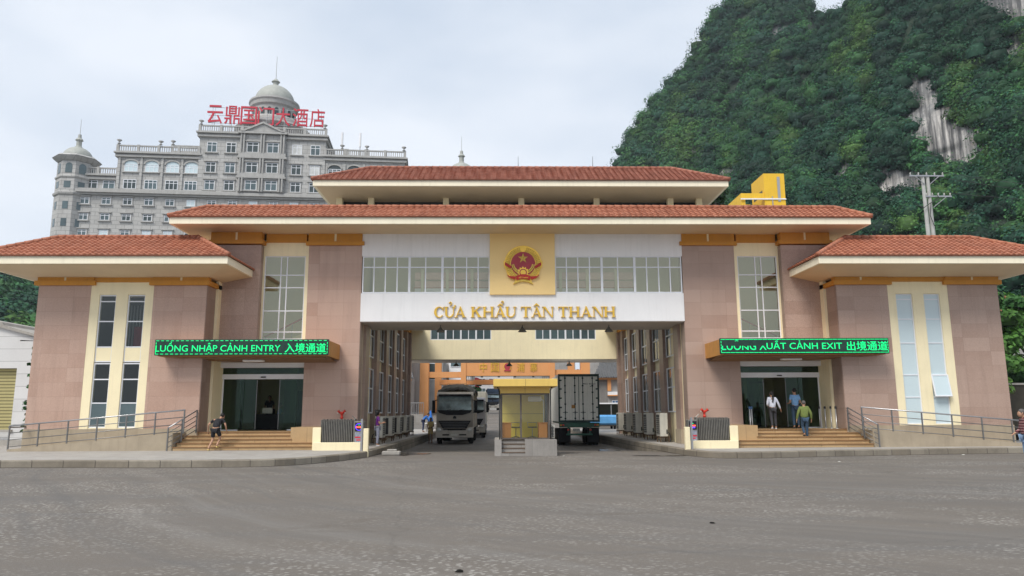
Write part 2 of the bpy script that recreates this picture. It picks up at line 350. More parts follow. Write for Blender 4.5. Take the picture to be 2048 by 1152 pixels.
def pavement(edge, back, H=.24, kw=.3):
    e = [Vector((p.x, p.y)) for p in edge]; inn = []
    for i, p in enumerate(e):
        a = e[max(i-1,0)]; b = e[min(i+1, len(e)-1)]; d = (b-a).normalized(); nrm = Vector((-d.y, d.x)); inn.append(p + nrm*kw)
    k = MB(); n = len(e)
    for i in range(n-1):
        a, b, c, d = e[i], e[i+1], inn[i+1], inn[i]
        k.add([(a.x,a.y,-.45),(b.x,b.y,-.45),(b.x,b.y,H-.03),(a.x,a.y,H-.03)], [(0,1,2,3)])
        f = .12; a2 = a.lerp(d, f); b2 = b.lerp(c, f)
        k.add([(a.x,a.y,H-.03),(b.x,b.y,H-.03),(b2.x,b2.y,H),(a2.x,a2.y,H)], [(0,1,2,3)])
        k.add([(a2.x,a2.y,H),(b2.x,b2.y,H),(c.x,c.y,H),(d.x,d.y,H)], [(0,1,2,3)])
    tag(k.build('kerb', 'kerb_stone'), kind='structure')
    p = MB(); poly = [(q.x, q.y, H-.006) for q in inn] + [(x, y, H-.006) for x, y in back]; p.add(poly, [tuple(range(len(poly)))])
    tag(p.build('pavement', 'paver'), kind='structure')
EL = curve_pts([(-6.15,34),(-6.15,18.4),(-6.2,6),(-6.3,-2.5),(-6.6,-5.2),(-7.5,-7.6),(-9,-9.1),(-12.6,-9.3),(-18,-8.9),(-40,-8.6)])
EL = [Vector((p[0], p[1])) for p in [(v.x, v.y) for v in EL]] if False else EL
pavement(EL[::-1], [(-40,34)])
ER = curve_pts([(40,-2.6),(20.5,-3.9),(12.5,-5.2),(9.4,-6.0),(8.0,-6.25),(6.9,-5.9),(6.45,-4.6),(6.2,-2),(5.7,9),(5.35,18.4),(5.3,34)])
pavement(ER[::-1] if False else [p for p in ER][::-1], [(40,34)])
# damp patches in the gutters beside the kerbs
pm('damp', (.035, .032, .028), .18, .3, 3, spec=.5)
for nm, c, rx, ry in (('puddle', (-5.2,-1.9), .9, 1.3), ('puddle', (5.5,-4.3), 1.1, .28), ('puddle', (4.6,3.4), .6, 2.2)):
    m = MB(); P = [(c[0]+rx*cos(t)*(1+.3*sin(3*t+c[0])), c[1]+ry*sin(t)*(1+.25*cos(5*t)), zg(c[1])+.012) for t in [2*pi*i/28 for i in range(28)]]
    m.add(P, [tuple(range(28))]); tag(m.build(nm, 'damp'), kind='structure')

# ---------------------------------------------------------------- clay tile roofs
def tile_roof(mb, A, B, C, D, pitch=.25, row=.23):
    # eave A->B, ridge D->C (C above B); every tile row is a stepped wave
    A, B, C, D = map(Vector, (A, B, C, D)); u = (B-A).normalized(); Lu = (B-A).length
    up = (D-A) - u*((D-A).dot(u)); Hs = up.length; up.normalize(); n = u.cross(up).normalized()
    if n.z < 0: n = -n
    dl = (D-A).dot(u); dr = (C-A).dot(u); rows = max(1, round(Hs/row)); rh = Hs/rows; st = pitch/6
    for j in range(rows):
        v0 = j*rh; v1 = (j+1)*rh
        l0 = dl*v0/Hs; l1 = dl*v1/Hs; r0 = Lu+(dr-Lu)*v0/Hs; r1 = Lu+(dr-Lu)*v1/Hs
        lo = min(l0, l1); hi = max(r0, r1); k0 = int(lo/st); k1 = int(hi/st)+1
        V = []; 
        for k in range(k0, k1+1):
            q = k*st; w = .03*abs(cos(pi*q/pitch)); jit = .006*sin(j*12.9+int(q/pitch)*78.2)
            for (v, l, r, h) in ((v0-.03, l0, r0, -.01), (v0-.03, l0, r0, w+.045+jit), (v1, l1, r1, w+.005)):
                qq = min(max(q, l), r); V.append(A+u*qq+up*v+n*h)
        F = []
        for i in range(k1-k0):
            a = 3*i; F += [(a, a+3, a+4, a+1), (a+1, a+4, a+5, a+2)]
        mb.add(V, F)
def ridge(mb, a, b, r=.10, L=.36):
    a = Vector(a); b = Vector(b); n = max(1, round((b-a).length/L))
    for i in range(n):
        p = a.lerp(b, i/n); q = a.lerp(b, (i+1)/n+.04/n); mb.cyl(p, q, r*1.12, r*.92, 8)
def hip_roof(x0, x1, y0, y1, ze, rx0, rx1, ry0, ry1, zr, par, mat, back=True):
    m = MB(); E = [(x0,y0,ze),(x1,y0,ze),(x1,y1,ze),(x0,y1,ze)]; K = [(rx0,ry0,zr),(rx1,ry0,zr),(rx1,ry1,zr),(rx0,ry1,zr)]
    tile_roof(m, E[0], E[1], K[1], K[0]); tile_roof(m, E[1], E[2], K[2], K[1]); tile_roof(m, E[3], E[0], K[0], K[3])
    if back: tile_roof(m, E[2], E[3], K[3], K[2])
    r = m.build('tile_slope', mat, par)
    m = MB()
    for i in range(4): ridge(m, Vector(E[i])+Vector((0,0,.05)), Vector(K[i])+Vector((0,0,.05)))
    ridge(m, Vector(K[0])+Vector((0,0,.05)), Vector(K[1])+Vector((0,0,.05)))
    if ry1 > ry0: ridge(m, Vector(K[1])+Vector((0,0,.05)), Vector(K[2])+Vector((0,0,.05))); ridge(m, Vector(K[3])+Vector((0,0,.05)), Vector(K[0])+Vector((0,0,.05)))
    m.build('ridge_tiles', mat, par, True); return r

# ---------------------------------------------------------------- the border gate building
G = thing('border_gate_building', 'pink granite border gate building with three red tiled roof tiers and a white bridge', 'building', (0, 0, 0))
def roof(name, x0, x1, y0, y1, zb, zt, rx0, rx1, ry0, ry1, zr, mat, sof='soffit', inset=.14, back=True):
    s = MB(); s.box(x0, x1, y0, y1, zb, zt); r = s.build(name, 'eave_cream', G)
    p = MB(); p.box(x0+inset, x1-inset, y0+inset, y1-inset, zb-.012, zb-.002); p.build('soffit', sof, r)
    hip_roof(x0-.05, x1+.05, y0-.05, y1+.05, zt+.02, rx0, rx1, ry0, ry1, zr, r, mat, back); return r
roof('roof', -10.2, 10.2, .5, 5.2, 12.67, 12.95, -7.85, 7.95, 2.8, 2.85, 14.33, 'clay_tile_pale')
rm = roof('roof', -15.9, 15.85, -1.9, 9, 10.13, 10.43, -14.75, 14.75, -.75, 7.8, 11.2, 'clay_tile')
d = MB(); d.box(-14.7, 14.7, -.72, 7.8, 11.05, 11.12); d.build('deck', 'concrete', rm)
for x in (-9.35, -7.72, -3.86, .04, 3.95, 7.8, 9.3): m = MB(); m.box(x-.15, x+.15, 2.55, 2.85, 11.1, 12.665); m.build('clerestory_post', 'cream_paint', G)
m = MB(); m.box(-9.5, 9.5, 3.3, 3.4, 11.1, 12.665); m.box(-9.5, -9.4, 2.9, 3.3, 11.1, 12.665); m.box(9.4, 9.5, 2.9, 3.3, 11.1, 12.665); m.build('clerestory_gap_dark', 'dark_metal', G)  # near-black panels put the darkness of the open gap into their colour
for x, z in ((-.1, 14.35), (3.85, 14.35)):
    m = MB(); m.cyl((x, 3, z-.1), (x, 3, z+.75), .018, .008, 6); tag(m.build('roof_antenna', 'dark_metal'), 'thin rod antenna on the top tiled ridge, %s' % ('left of the two, above the emblem' if x < 0 else 'right of the two'), 'antenna', 'thin rods on the top roof')

def mirror(sx): MB.GT = Matrix.Diagonal((sx, 1, 1, 1)) if sx < 0 else None
def side(sx):
    mirror(sx); gp = 'granite_pink' if sx < 0 else 'granite_brown'
    # wing
    m = MB(); m.box(19.2, 21.5, -1.67, 8, 0, 7.36); m.box(14.12, 16.45, -1.67, -.6, 0, 7.36); m.build('wing_wall', gp, G)
    m = MB(); m.box(14.12, 14.14, -1.66, -.61, .2, 7.36); 
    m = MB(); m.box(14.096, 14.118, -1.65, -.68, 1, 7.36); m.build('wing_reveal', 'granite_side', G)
    m = MB(); y0, y1 = -1.66, -1.4
    wx = ((18.82, 18.08), (17.57, 16.81))
    for a, b in ((18.82, 19.2), (17.57, 18.08), (16.45, 16.81)): m.box(a, b, y0, y1, 1.1, 7.5)
    for a, b in wx: m.box(b, a, y0+.003, y1, 6.95, 7.497); m.box(b, a, y0+.02, y1, 1.1, 1.15)
    m.build('window_surround', 'cream_paint', G)
    for k, (a, b) in enumerate(wx):
        if sx < 0:
            window(G, b, a, y0+.06, 3.97, 6.94, zs=(6.65, 5.76, 4.63), glass='glass_wing'); window(G, b, a, y0+.06, 1.15, 3.93, zs=(3.22, 2.2), glass='glass_wing')
            m = MB(); m.box(b+.05, a-.05, y0+.062, y0+.08, 4.0, 4.6); m.build('spandrel_panel', 'cream_paint', G)
            m = MB(); m.box(b+.05, a-.05, y0+.07, y0+.08, 1.18, 2.16); m.build('louvre_panel', 'glass_hotel', G)
        else:
            window(G, b, a, y0+.06, 1.15, 6.94, zs=(6.7, 5.8, 4.72, 3.3, 2.32), glass='glass_pale')
    if sx > 0:       # the awning pane standing open
        m = MB(); m.T = Matrix.Translation((18.45, -1.62, 3.3)) @ Matrix.Rotation(R(-11), 4, 'X')
        m.box(-.38, .38, -.045, 0, -.98, -.93); m.box(-.38, .38, -.045, 0, -.05, 0); m.box(-.38, -.33, -.044, -.001, -.93, -.05); m.box(.33, .38, -.044, -.001, -.93, -.05)
        f = m.build('awning_sash', 'pvc_frame', G); m2 = MB(); m2.T = m.T; m2.box(-.33, .33, -.025, -.02, -.93, -.05); m2.build('pane', 'glass_pale', f)
    m = MB(); m.box(16.2, 19.6, 1.5, 1.6, .9, 7.3); m.box(16.2, 19.6, -1.38, 1.5, 3.85, 4.05); m.box(16.45, 16.5, -1.38, 1.5, 1, 7.3); m.box(19.15, 19.199, -1.38, 1.5, 1, 7.3); m.build('interior_wall', 'interior_dark' if sx < 0 else 'interior', G)
    if sx < 0:
        m = MB(); m.box(16.9, 17.5, -1.0, -.98, 4.6, 5.6); m.build('stored_board', 'emblem_red', G)
        m = MB(); [m.box(16.85+.14*i, 16.9+.14*i, -.7, -.66, 4.2, 6.6) for i in range(12)]; m.build('curtain', 'curtain_pale', G)
    m = MB(); m.box(14.12, 21.53, -1.70, -1.672, 0, 1.1); m.box(21.502, 21.53, -1.672, 8, 0, 1.1); m.build('plinth', 'ramp_stone', G)
    # ochre cornices of the wing
    m = MB()
    for a, b in ((19.0, 21.65), (13.98, 16.62)): m.box(a, b, -1.80, -1.5, 7.36, 7.56)
    m.box(13.98, 14.2, -1.5, -.3, 7.36, 7.56); m.box(21.4, 21.65, -1.5, 8, 7.36, 7.56)
    for a, b in ((20.4, 21.55), (19.1, 20.3), (15.3, 16.5), (14.05, 15.2)): m.box(a, b, -1.74, -1.4, 7.562, 7.98)
    m.box(16.45, 19.2, -1.67, -1.35, 7.5, 7.978); m.build('cornice', 'ochre_trim', G)
    # wing roof: sloping soffit, fascia, tiles
    s = MB(); x0, x1, Y0, Y1 = 12.6, 23.3, -3.5, 1.3
    s.box(x0, x1, Y0, Y1, 7.98, 8.3); s.box(13.9, 21.9, Y1, 8, 7.98, 8.2); r = s.build('roof', 'eave_cream', G)
    s = MB(); O = [(x0+.1,Y0+.1,7.975),(x1-.1,Y0+.1,7.975),(x1-.1,Y1,7.975),(x0+.1,Y1,7.975)]; I = [(13.9,-1.95,7.72),(21.75,-1.95,7.72),(21.75,Y1,7.72),(13.9,Y1,7.72)]
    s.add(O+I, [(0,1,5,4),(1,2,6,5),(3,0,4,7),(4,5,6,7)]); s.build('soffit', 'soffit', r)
    if sx > 0: hip_roof(x0-.05, x1+.05, Y0-.05, Y1, 8.32, 15.0, 20.9, -1.1, -1.05, 9.66, r, 'clay_tile')
    else: hip_roof(x0-.05, x1+.05, Y0-.05, Y1, 8.32, 14.9, 21.2, -1.1, -1.05, 9.66, r, 'clay_tile')
    # cream reveal beside the wing, outer pillar above the door, bay wall
    m = MB(); m.box(13.98, 14.12, -.67, .5, .2, 7.98); m.box(10.1, 13.98, .6, .7, 3.98, 9.9) if False else None
    m.build('reveal_wall', 'cream_paint', G)
    m = MB(); m.box(12.26, 14.6, -.3, .3, 4.08, 9.52); m.build('pillar', 'granite_brown', G)
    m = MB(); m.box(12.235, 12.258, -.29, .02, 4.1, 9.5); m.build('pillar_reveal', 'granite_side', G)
    m = MB(); X0, X1 = 10.11, 12.26
    m.box(X0, 10.26, .03, .3, 4.08, 9.7); m.box(12.17, X1, .03, .3, 4.08, 9.7); m.box(10.26, 12.17, .033, .3, 9.06, 9.7); m.box(10.26, 12.17, .033, .3, 4.08, 5.1)
    m.build('bay_wall', 'cream_paint', G)
    wd = 12.17-10.26; b1, b2 = 10.26+wd*.45, 10.26+wd*.60
    window(G, 10.26, 12.17, .08, 5.1, 9.06, xs=(b1, b2), zs=(8.15, 7.55, 6.45, 5.46))
    m = MB(); m.box(9.4, 13.2, 2.1, 2.2, 4.3, 9.9); m.box(9.4, 9.5, .3, 2.2, 4.3, 9.9); m.box(13.1, 13.2, .3, 2.2, 4.3, 9.9); m.box(9.5, 13.1, .3, 2.2, 9.8, 9.9); m.build('stair_wall', 'interior', G)
    m = MB(); s0 = 1
    m.cyl((10.2, 1.2, 5.2+(1.75 if sx > 0 else 0)), (12.3, 1.2, 5.2+(0 if sx > 0 else 1.75)), .035, n=6) if False else None
    za, zb_ = (6.55, 5.35); m.cyl((10.0, 1.3, za), (12.4, 1.3, zb_), .04, n=6)
    m.build('handrail', 'emblem_red', G)
    for q in (10.4, 11.1, 11.8): m = MB(); zz = za+(zb_-za)*(q-10)/2.4; m.cyl((q, 1.3, zz-.9), (q, 1.3, zz), .02, n=6); m.cyl((q-.12, 1.3, zz-.38), (q+.12, 1.3, zz-.38), .012, n=5); m.build('baluster', 'steel', G)
    m = MB(); m.add([(9.9, 1.25, 5.55), (12.5, 1.25, 4.35), (12.5, 1.25, 4.6), (9.9, 1.25, 5.85), (9.9, 2.1, 5.55), (12.5, 2.1, 4.35), (12.5, 2.1, 4.6), (9.9, 2.1, 5.85)], [(0,1,2,3),(4,5,6,7),(3,2,6,7),(0,1,5,4)]); m.build('stair_flight', 'cream_paint', G)
    # inner pillar (tower) beside the road
    m = MB(); m.box(7.6, 10.11, 0, .72, .2, 9.56); m.box(7.75, 10.1, .72, 3, .2, 9.56); m.build('pillar', gp, G)
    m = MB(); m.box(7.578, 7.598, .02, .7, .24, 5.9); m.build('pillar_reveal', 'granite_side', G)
    m = MB()
    for a, b, yy in ((7.5, 10.24, -.14), (12.14, 14.7, -.44)):
        m.box(a, b, yy, yy+.44, 9.56, 9.74); mid = (a+b)/2; m.box(a+.1, mid-.05, yy+.06, yy+.45, 9.742, 10.125); m.box(mid+.05, b-.1, yy+.06, yy+.45, 9.742, 10.125)
    m.box(10.24, 12.14, .0, .3, 9.7, 10.124); m.box(12.14, 12.3, -.0, .3, 9.56, 9.74); m.build('cornice', 'ochre_trim', G)
    m = MB(); m.box(8.80, 8.94, -.06, .3, 9.745, 10.12); m.box(13.35, 13.49, -.36, .2, 9.745, 10.12); m.box(20.28, 20.42, -1.72, -1.45, 7.565, 7.97); m.box(15.18, 15.32, -1.72, -1.45, 7.565, 7.97); m.build('cornice_key', 'cream_paint', G)
    # body of the main block and the long side building behind
    m = MB(); m.box(14.3, 14.59, .3, 8, 7.9, 10.12); m.box(7.75, 7.95, 3, 18.2, 0.2, 7.3); m.box(7.95, 21.4, 7.8, 8, 0.2, 10.1); m.box(7.76, 7.95, 3.01, 7.8, 7.3, 10.12)
    m.build('side_wall', 'cream_paint', G)
    m = MB(); m.box(7.44, 7.74, .73, 1.0, .24, 7.3)
    m = MB(); m.box(7.62, 7.74, .72, 3.0, .24, 9.5); m.build('cream_strip', 'cream_paint', G)
    ys = (1.0, 4.25, 7.5, 10.7, 13.8, 16.7)
    for i, y in enumerate(ys):
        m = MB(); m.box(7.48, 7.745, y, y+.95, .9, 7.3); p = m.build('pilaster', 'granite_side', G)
        m = MB(); m.box(7.44, 7.745, y-.04, y+.99, .24, .9); m.build('pilaster_base', 'ramp_stone', p)
        if i < 5:
            a, b = y+1.05, ys[i+1]-.12
            for z0, z1, zm in ((1.7, 3.95, 2.95), (4.5, 6.75, 5.6)):
                window(G, a, b, 7.66 if False else 7.60, z0, z1, xs=((a+b)/2, ), zs=(zm,), axis='x', glass='glass_dark', fw=.07)
    m = MB(); m.box(7.36, 7.75, 1.0, 18.4, 7.3, 7.5); m.build('cornice', 'ochre_trim', G)
    m = MB(); m.box(6.5, 8.3, 3.45, 22, 7.5, 7.72); m.build('lower_eave', 'eave_cream', G)
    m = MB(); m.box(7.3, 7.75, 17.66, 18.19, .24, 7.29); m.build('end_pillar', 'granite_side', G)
    # canopy
    m = MB(); m.box(8.5, 14.12, -2.35, -.3, 4.16, 4.84); m.box(8.5, 12.26, -.3, 0, 4.161, 4.839); m.box(14.12, 15.75, -2.349, -1.68, 4.162, 4.838); c = m.build('canopy', 'canopy_ochre', G)
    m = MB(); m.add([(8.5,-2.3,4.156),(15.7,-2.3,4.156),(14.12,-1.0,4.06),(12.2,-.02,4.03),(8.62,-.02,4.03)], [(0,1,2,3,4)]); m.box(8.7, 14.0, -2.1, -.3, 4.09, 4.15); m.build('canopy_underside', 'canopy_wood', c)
    m = MB(); m.cbox(11.6, 12.5, -1.3, -1.0, 4.0, 4.085); m.build('ceiling_light', 'white_paint', c)
    # entrance glazing, z .95 to 4.05
    m = MB(); Y = .5; x0, x1 = 10.11, 13.98
    m.box(x0, x1, Y-.35, Y+.1, 3.82, 4.06); m.box(x0, x1, Y-.08, Y+.12, 3.3, 3.53); m.box(x0, x0+.06, Y, Y+.08, .95, 3.3); m.box(x1-.06, x1, Y, Y+.08, .95, 3.3); m.box(x0, x0+.8, Y-.01, Y+.1, .95, 1.0); m.box(x1-.8, x1, Y-.01, Y+.1, .95, 1.0)
    f = m.build('door_frame', 'pvc_frame', G)
    m = MB()
    for a, b in ((x0+.06, x0+1.0), (x1-1.0, x1-.06)): m.box(a, b, Y+.03, Y+.042, 1.0, 3.3)
    m.box(x0, x1, Y, Y+.012, 3.53, 3.82); m.build('fixed_pane', 'glass_door', f)
    for a, b in ((x0+.45, x0+1.25), (x1-1.6, x1-.8)):
        m = MB(); m.box(a, b, Y+.07, Y+.082, 1.0, 3.29); dl = m.build('door_leaf', 'glass_door', G)
        e = MB(); e.box(a, a+.03, Y+.065, Y+.087, 1.0, 3.29); e.box(b-.03, b, Y+.065, Y+.087, 1.0, 3.29); e.build('edge_rail', 'rail_grey', dl)
    m = MB(); m.cbox(11.95, 12.2, Y-.12, Y-.08, 3.36, 3.42); m.build('door_sensor', 'dark_metal', f)
    # hall inside
    m = MB(); m.box(9.6, 14.3, 7.2, 7.3, .9, 4); m.box(9.5, 9.6, .75, 7.2, .9, 4); m.box(14.3, 14.4, .62, 7.2, .9, 4); m.box(11.3, 11.6, 3.3, 3.6, .9, 4); m.build('hall_wall', 'interior', G)
    m = MB(); m.box(9.5, 14.4, .7, 7.3, 4.06, 4.1); m.build('hall_ceiling', 'interior', G)
    m = MB(); m.box(9.5, 14.4, .5, 7.3, .9, .946); m.box(8.9, 14.6, -1.6, .5, .2, .95); m.build('hall_floor', 'step_granite', G)
    m = MB()
    if sx < 0: m.box(11.2, 12.5, 5.5, 5.6, .95, 2.9); m.box(10.7, 11.3, 5.4, 5.6, .95, 3.1)
    else: m.box(12.3, 12.36, 5, 5.06, .95, 3.3); m.box(11.0, 11.06, 5, 5.06, .95, 3.3); m.box(11.7, 11.76, 5, 5.06, .95, 3.3); m.box(10.4, 13, 5, 5.06, 2.1, 2.16); m.box(10.4, 13, 5.0, 5.06, 3.2, 3.3)
    m.build('hall_partition', 'dark_metal', G)
    # steps, with the granite block that closes their inner end
    m = MB()
    for k in range(4): m.box(8.8 if k < 2 else 9.9, 14.55, -3.0+.35*k, -1.6, .2+.1425*k+.04*(k == 0), .24+.1425*(k+1))
    st = m.build('entrance_steps', 'step_granite', G)
    m = MB()
    for k in range(5): m.box((8.78 if k < 2 else 9.9), 14.57, -3.03+.35*k, -2.97+.35*k, .202+.1425*(k+1), .243+.1425*(k+1))
    m.build('step_nosing', 'canopy_wood', st)
    m = MB(); m.box(8.9, 9.95, -2.29, 0, .2, 1.14); m.build('step_block', 'step_granite', G)
    # ramp
    m = MB(); m.prism([(14.6, .2), (21.3, .2), (21.3, .32), (14.6, .95)], -2.95, -1.70); m.build('ramp', 'ramp_stone', G)
    mirror(1)
side(1); side(-1)
# bridge over the road
m = MB(); m.box(-7.6, 7.6, -.03, 3.45, 5.93, 7.20); m.box(-7.6, -1.56, -.03, .2, 7.2, 7.26); m.box(1.52, 7.6, -.03, .2, 7.2, 7.26); m.box(-7.6, 7.6, -.028, .25, 9.04, 10.125)
m.box(-7.6, 7.6, 3.2, 3.45, 7.2, 10.12)
br = m.build('bridge', 'white_paint', G)
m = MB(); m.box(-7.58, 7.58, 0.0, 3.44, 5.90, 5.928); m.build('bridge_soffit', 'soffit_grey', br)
m = MB(); m.box(-1.56, 1.52, -.13, .3, 7.18, 10.12); m.build('centre_panel', 'yellow_panel', br)
m = MB(); m.box(-7.5, 7.5, 2.3, 2.35, 7.2, 9.95); m.box(-7.5, 7.5, .3, 2.9, 9.9, 9.95); m.build('corridor_wall', 'interior', br)
pm('reflection_and_roof_pink', (.5, .27, .22), .8, .1, 2); pm('reflection_rose', (.74, .50, .44), .8, .1, 2)  # pinks of the roofs mirrored in the bridge glass; the first also tints a roof
m = MB(); m.box(-5.2, 5.4, 1.0, 1.05, 7.72, 8.02); m.box(-5.2, 5.4, 1.0, 1.05, 8.1, 8.45); m.build('reflection_bands', 'reflection_rose', br)  # coloured bands set behind the glass imitate roofs reflected in it
m = MB(); m.box(-5.2, 5.4, .99, 1.06, 7.2, 7.66); m.build('reflection_pale_band', 'white_paint', br)  # pale strip of the same painted reflection
m = MB(); m.box(-5.25, 5.45, .98, 1.07, 7.66, 7.72); m.build('reflection_red_band', 'reflection_and_roof_pink', br)  # darker line of the imitated reflection
for x in (-4.9, -3.7, -2.5, 1.8, 3.1, 4.5): m = MB(); m.box(x, x+.14, .92, .97, 7.2, 8.6); m.build('reflection_divider', 'interior', br)  # upright dividers belonging to the painted reflection
for s in (-1, 1):
    mirror(s); x0, x1 = (1.56, 7.56) if s < 0 else (1.53, 7.56); w = x1-x0; fr = (.09, .18, .272, .368, .495, .627, .723, .817, .908)
    window(G, x0, x1, -.0, 7.27, 9.04, xs=[x0+w*(1-q) if s < 0 else x0+w*q for q in fr], zs=(8.51,), fw=.055, name='bridge_window')
    m = MB()
    for q in (.368, .627): X = x0+w*(1-q if s < 0 else q); m.box(X-.055, X+.055, -.012, .05, 7.28, 9.03)
    m.build('window_post', 'pvc_frame', G); mirror(1)
# rear bridge
m = MB(); m.box(-7.75, 7.75, 18.2, 18.5, 5.45, 6.84); m.box(-7.75, 7.75, 18.2, 18.5, 8.6, 9.6); m.box(-7.75, -6.0, 18.2, 18.5, 6.84, 8.6); m.box(-1.65, 1.5, 18.2, 18.5, 6.84, 8.6); m.box(5.85, 7.75, 18.2, 18.5, 6.84, 8.6); m.box(-7.75, 7.75, 21, 21.3, 5.45, 9.6); m.box(-7.75, 7.75, 18.5, 21, 9.3, 9.6)
rb = m.build('rear_bridge', 'cream_paint', G)
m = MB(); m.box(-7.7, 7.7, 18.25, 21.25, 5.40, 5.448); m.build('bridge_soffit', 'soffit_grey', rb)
for a, b in ((-6.0, -1.65), (1.5, 5.85)):
    w = b-a; window(G, a, b, 18.22, 6.84, 8.6, xs=[a+w*i/8 for i in range(1, 8)], glass='glass_hotel', fw=.06)
    m = MB(); [m.box(a+w*i/8-.06, a+w*i/8+.06, 18.20, 18.27, 6.85, 8.59) for i in (2, 4, 6)]; m.build('window_post', 'pvc_frame', G)
# pendant lamps
def pendant(name, x, y, z, s, label, group):
    t = thing(name, label, 'lamp', (x, y, z), group)
    m = MB(); m.lathe([(.02*s, -.34*s), (.21*s, -.34*s), (.20*s, -.31*s), (.05*s, -.14*s), (.045*s, -.1*s)], (x, y, z), 16); m.build('lamp_shade', 'lamp_metal', t, True)
    m = MB(); m.cyl((x, y, z-.12*s), (x, y, z), .018*s, n=6); m.build('lamp_stem', 'dark_metal', t)
for x, w in ((-3.95, 'left'), (.0, 'middle'), (4.2, 'right')): pendant('pendant_lamp', x, 1.2, 5.9, 1, 'dark conical lamp under the white front bridge, %s one of three' % w, 'conical lamps under the front bridge')
for x, w in ((-4.2, 'left'), (-.35, 'middle, before the gold characters'), (4.0, 'right')): pendant('pendant_lamp', x, 19.2, 5.4, 1.1, 'small dark conical lamp under the cream rear bridge, %s' % w, 'conical lamps under the rear bridge')
# ---------------------------------------------------------------- green letter boards on the canopies
pm('led_back', (.012, .04, .03), .35, .3, 4)
def led(sx):
    x0, x1 = (-15.85, -8.45) if sx < 0 else (8.45, 15.87); z0, z1 = 4.19, 4.87; y = -2.47
    t = thing('led_sign', 'long green LED board lettered %s above the %s door' % (('ENTRY', 'left') if sx < 0 else ('EXIT', 'right')), 'sign', ((x0+x1)/2, -2.4, 4.19), 'green LED boards over the entrances')
    m = MB(); m.cbox(x0, x1, y, -2.36, z0, z1, .012); m.build('screen', 'led_back', t)
    m = MB(); D = y-.006; k = 0; b = .045; th = .022
    q = x0+b
    while q < x1-b-.05: 
        w = .13 if sx < 0 else .19; e = min(q+w, x1-b); m.box(q, e, D, D+.004, z1-b-th, z1-b); m.box(q, e, D, D+.004, z0+b, z0+b+th); q += .21 if sx < 0 else .205
    q = z0+b+.03
    while q < z1-b-.06: m.box(x0+b, x0+b+th, D, D+.004, q, q+.09); m.box(x1-b-th, x1-b, D, D+.004, q, q+.09); q += .13
    m.build('dashed_border', 'led_green', t)
    m = MB(); W = x1-x0; f = lambda a: x0+W*(a-65)/(1830-65)
    if sx < 0:
        put_text(m, 'LUỒNG NHẬP CẢNH ENTRY', f(75), f(1340), z0+.085, z1-.09, D, .006, .0)
        put_text(m, '入境通道', f(1385), f(1803), z0+.11, z1-.17, D, .006, .006)
    else:
        g = lambda a: x0+W*(a-205)/(1915-205)
        put_text(m, 'UẤT CẢNH EXIT', g(675), g(1437), z0+.20, z1-.045, D, .006, .0)
        put_text(m, '出境通道', g(1485), g(1898), z0+.13, z1-.14, D, .006, .006)
        # the first word is half refreshed: only the lower half of its letters is lit
        V, F = text_mesh('LUONG X', 1, .05, .0); a = np.array(V); mn, mxx = a.min(0), a.max(0); sxx = (g(672)-g(225))/(mxx[0]-mn[0]); h = mxx[1]-mn[1]; sz = .36/h; half = mn[1]+h*.5
        P = [(g(225)+(p[0]-mn[0])*sxx, D+.003-(p[2]/.05)*.003, z0+.165+(min(p[1], half)-mn[1])*sz) for p in V]
        F = [q for q in F if min(V[i][1] for i in q) < half-.01]; m.add(P, F)
        for a_ in (375,): m.box(g(a_-18), g(a_-2), D, D+.006, z1-.13, z1-.11); m.box(g(a_+2), g(a_+18), D, D+.006, z1-.13, z1-.11); m.box(g(a_-8), g(a_+8), D, D+.006, z1-.095, z1-.075)
    m.build('lettering', 'led_green', t)
led(-1); led(1)

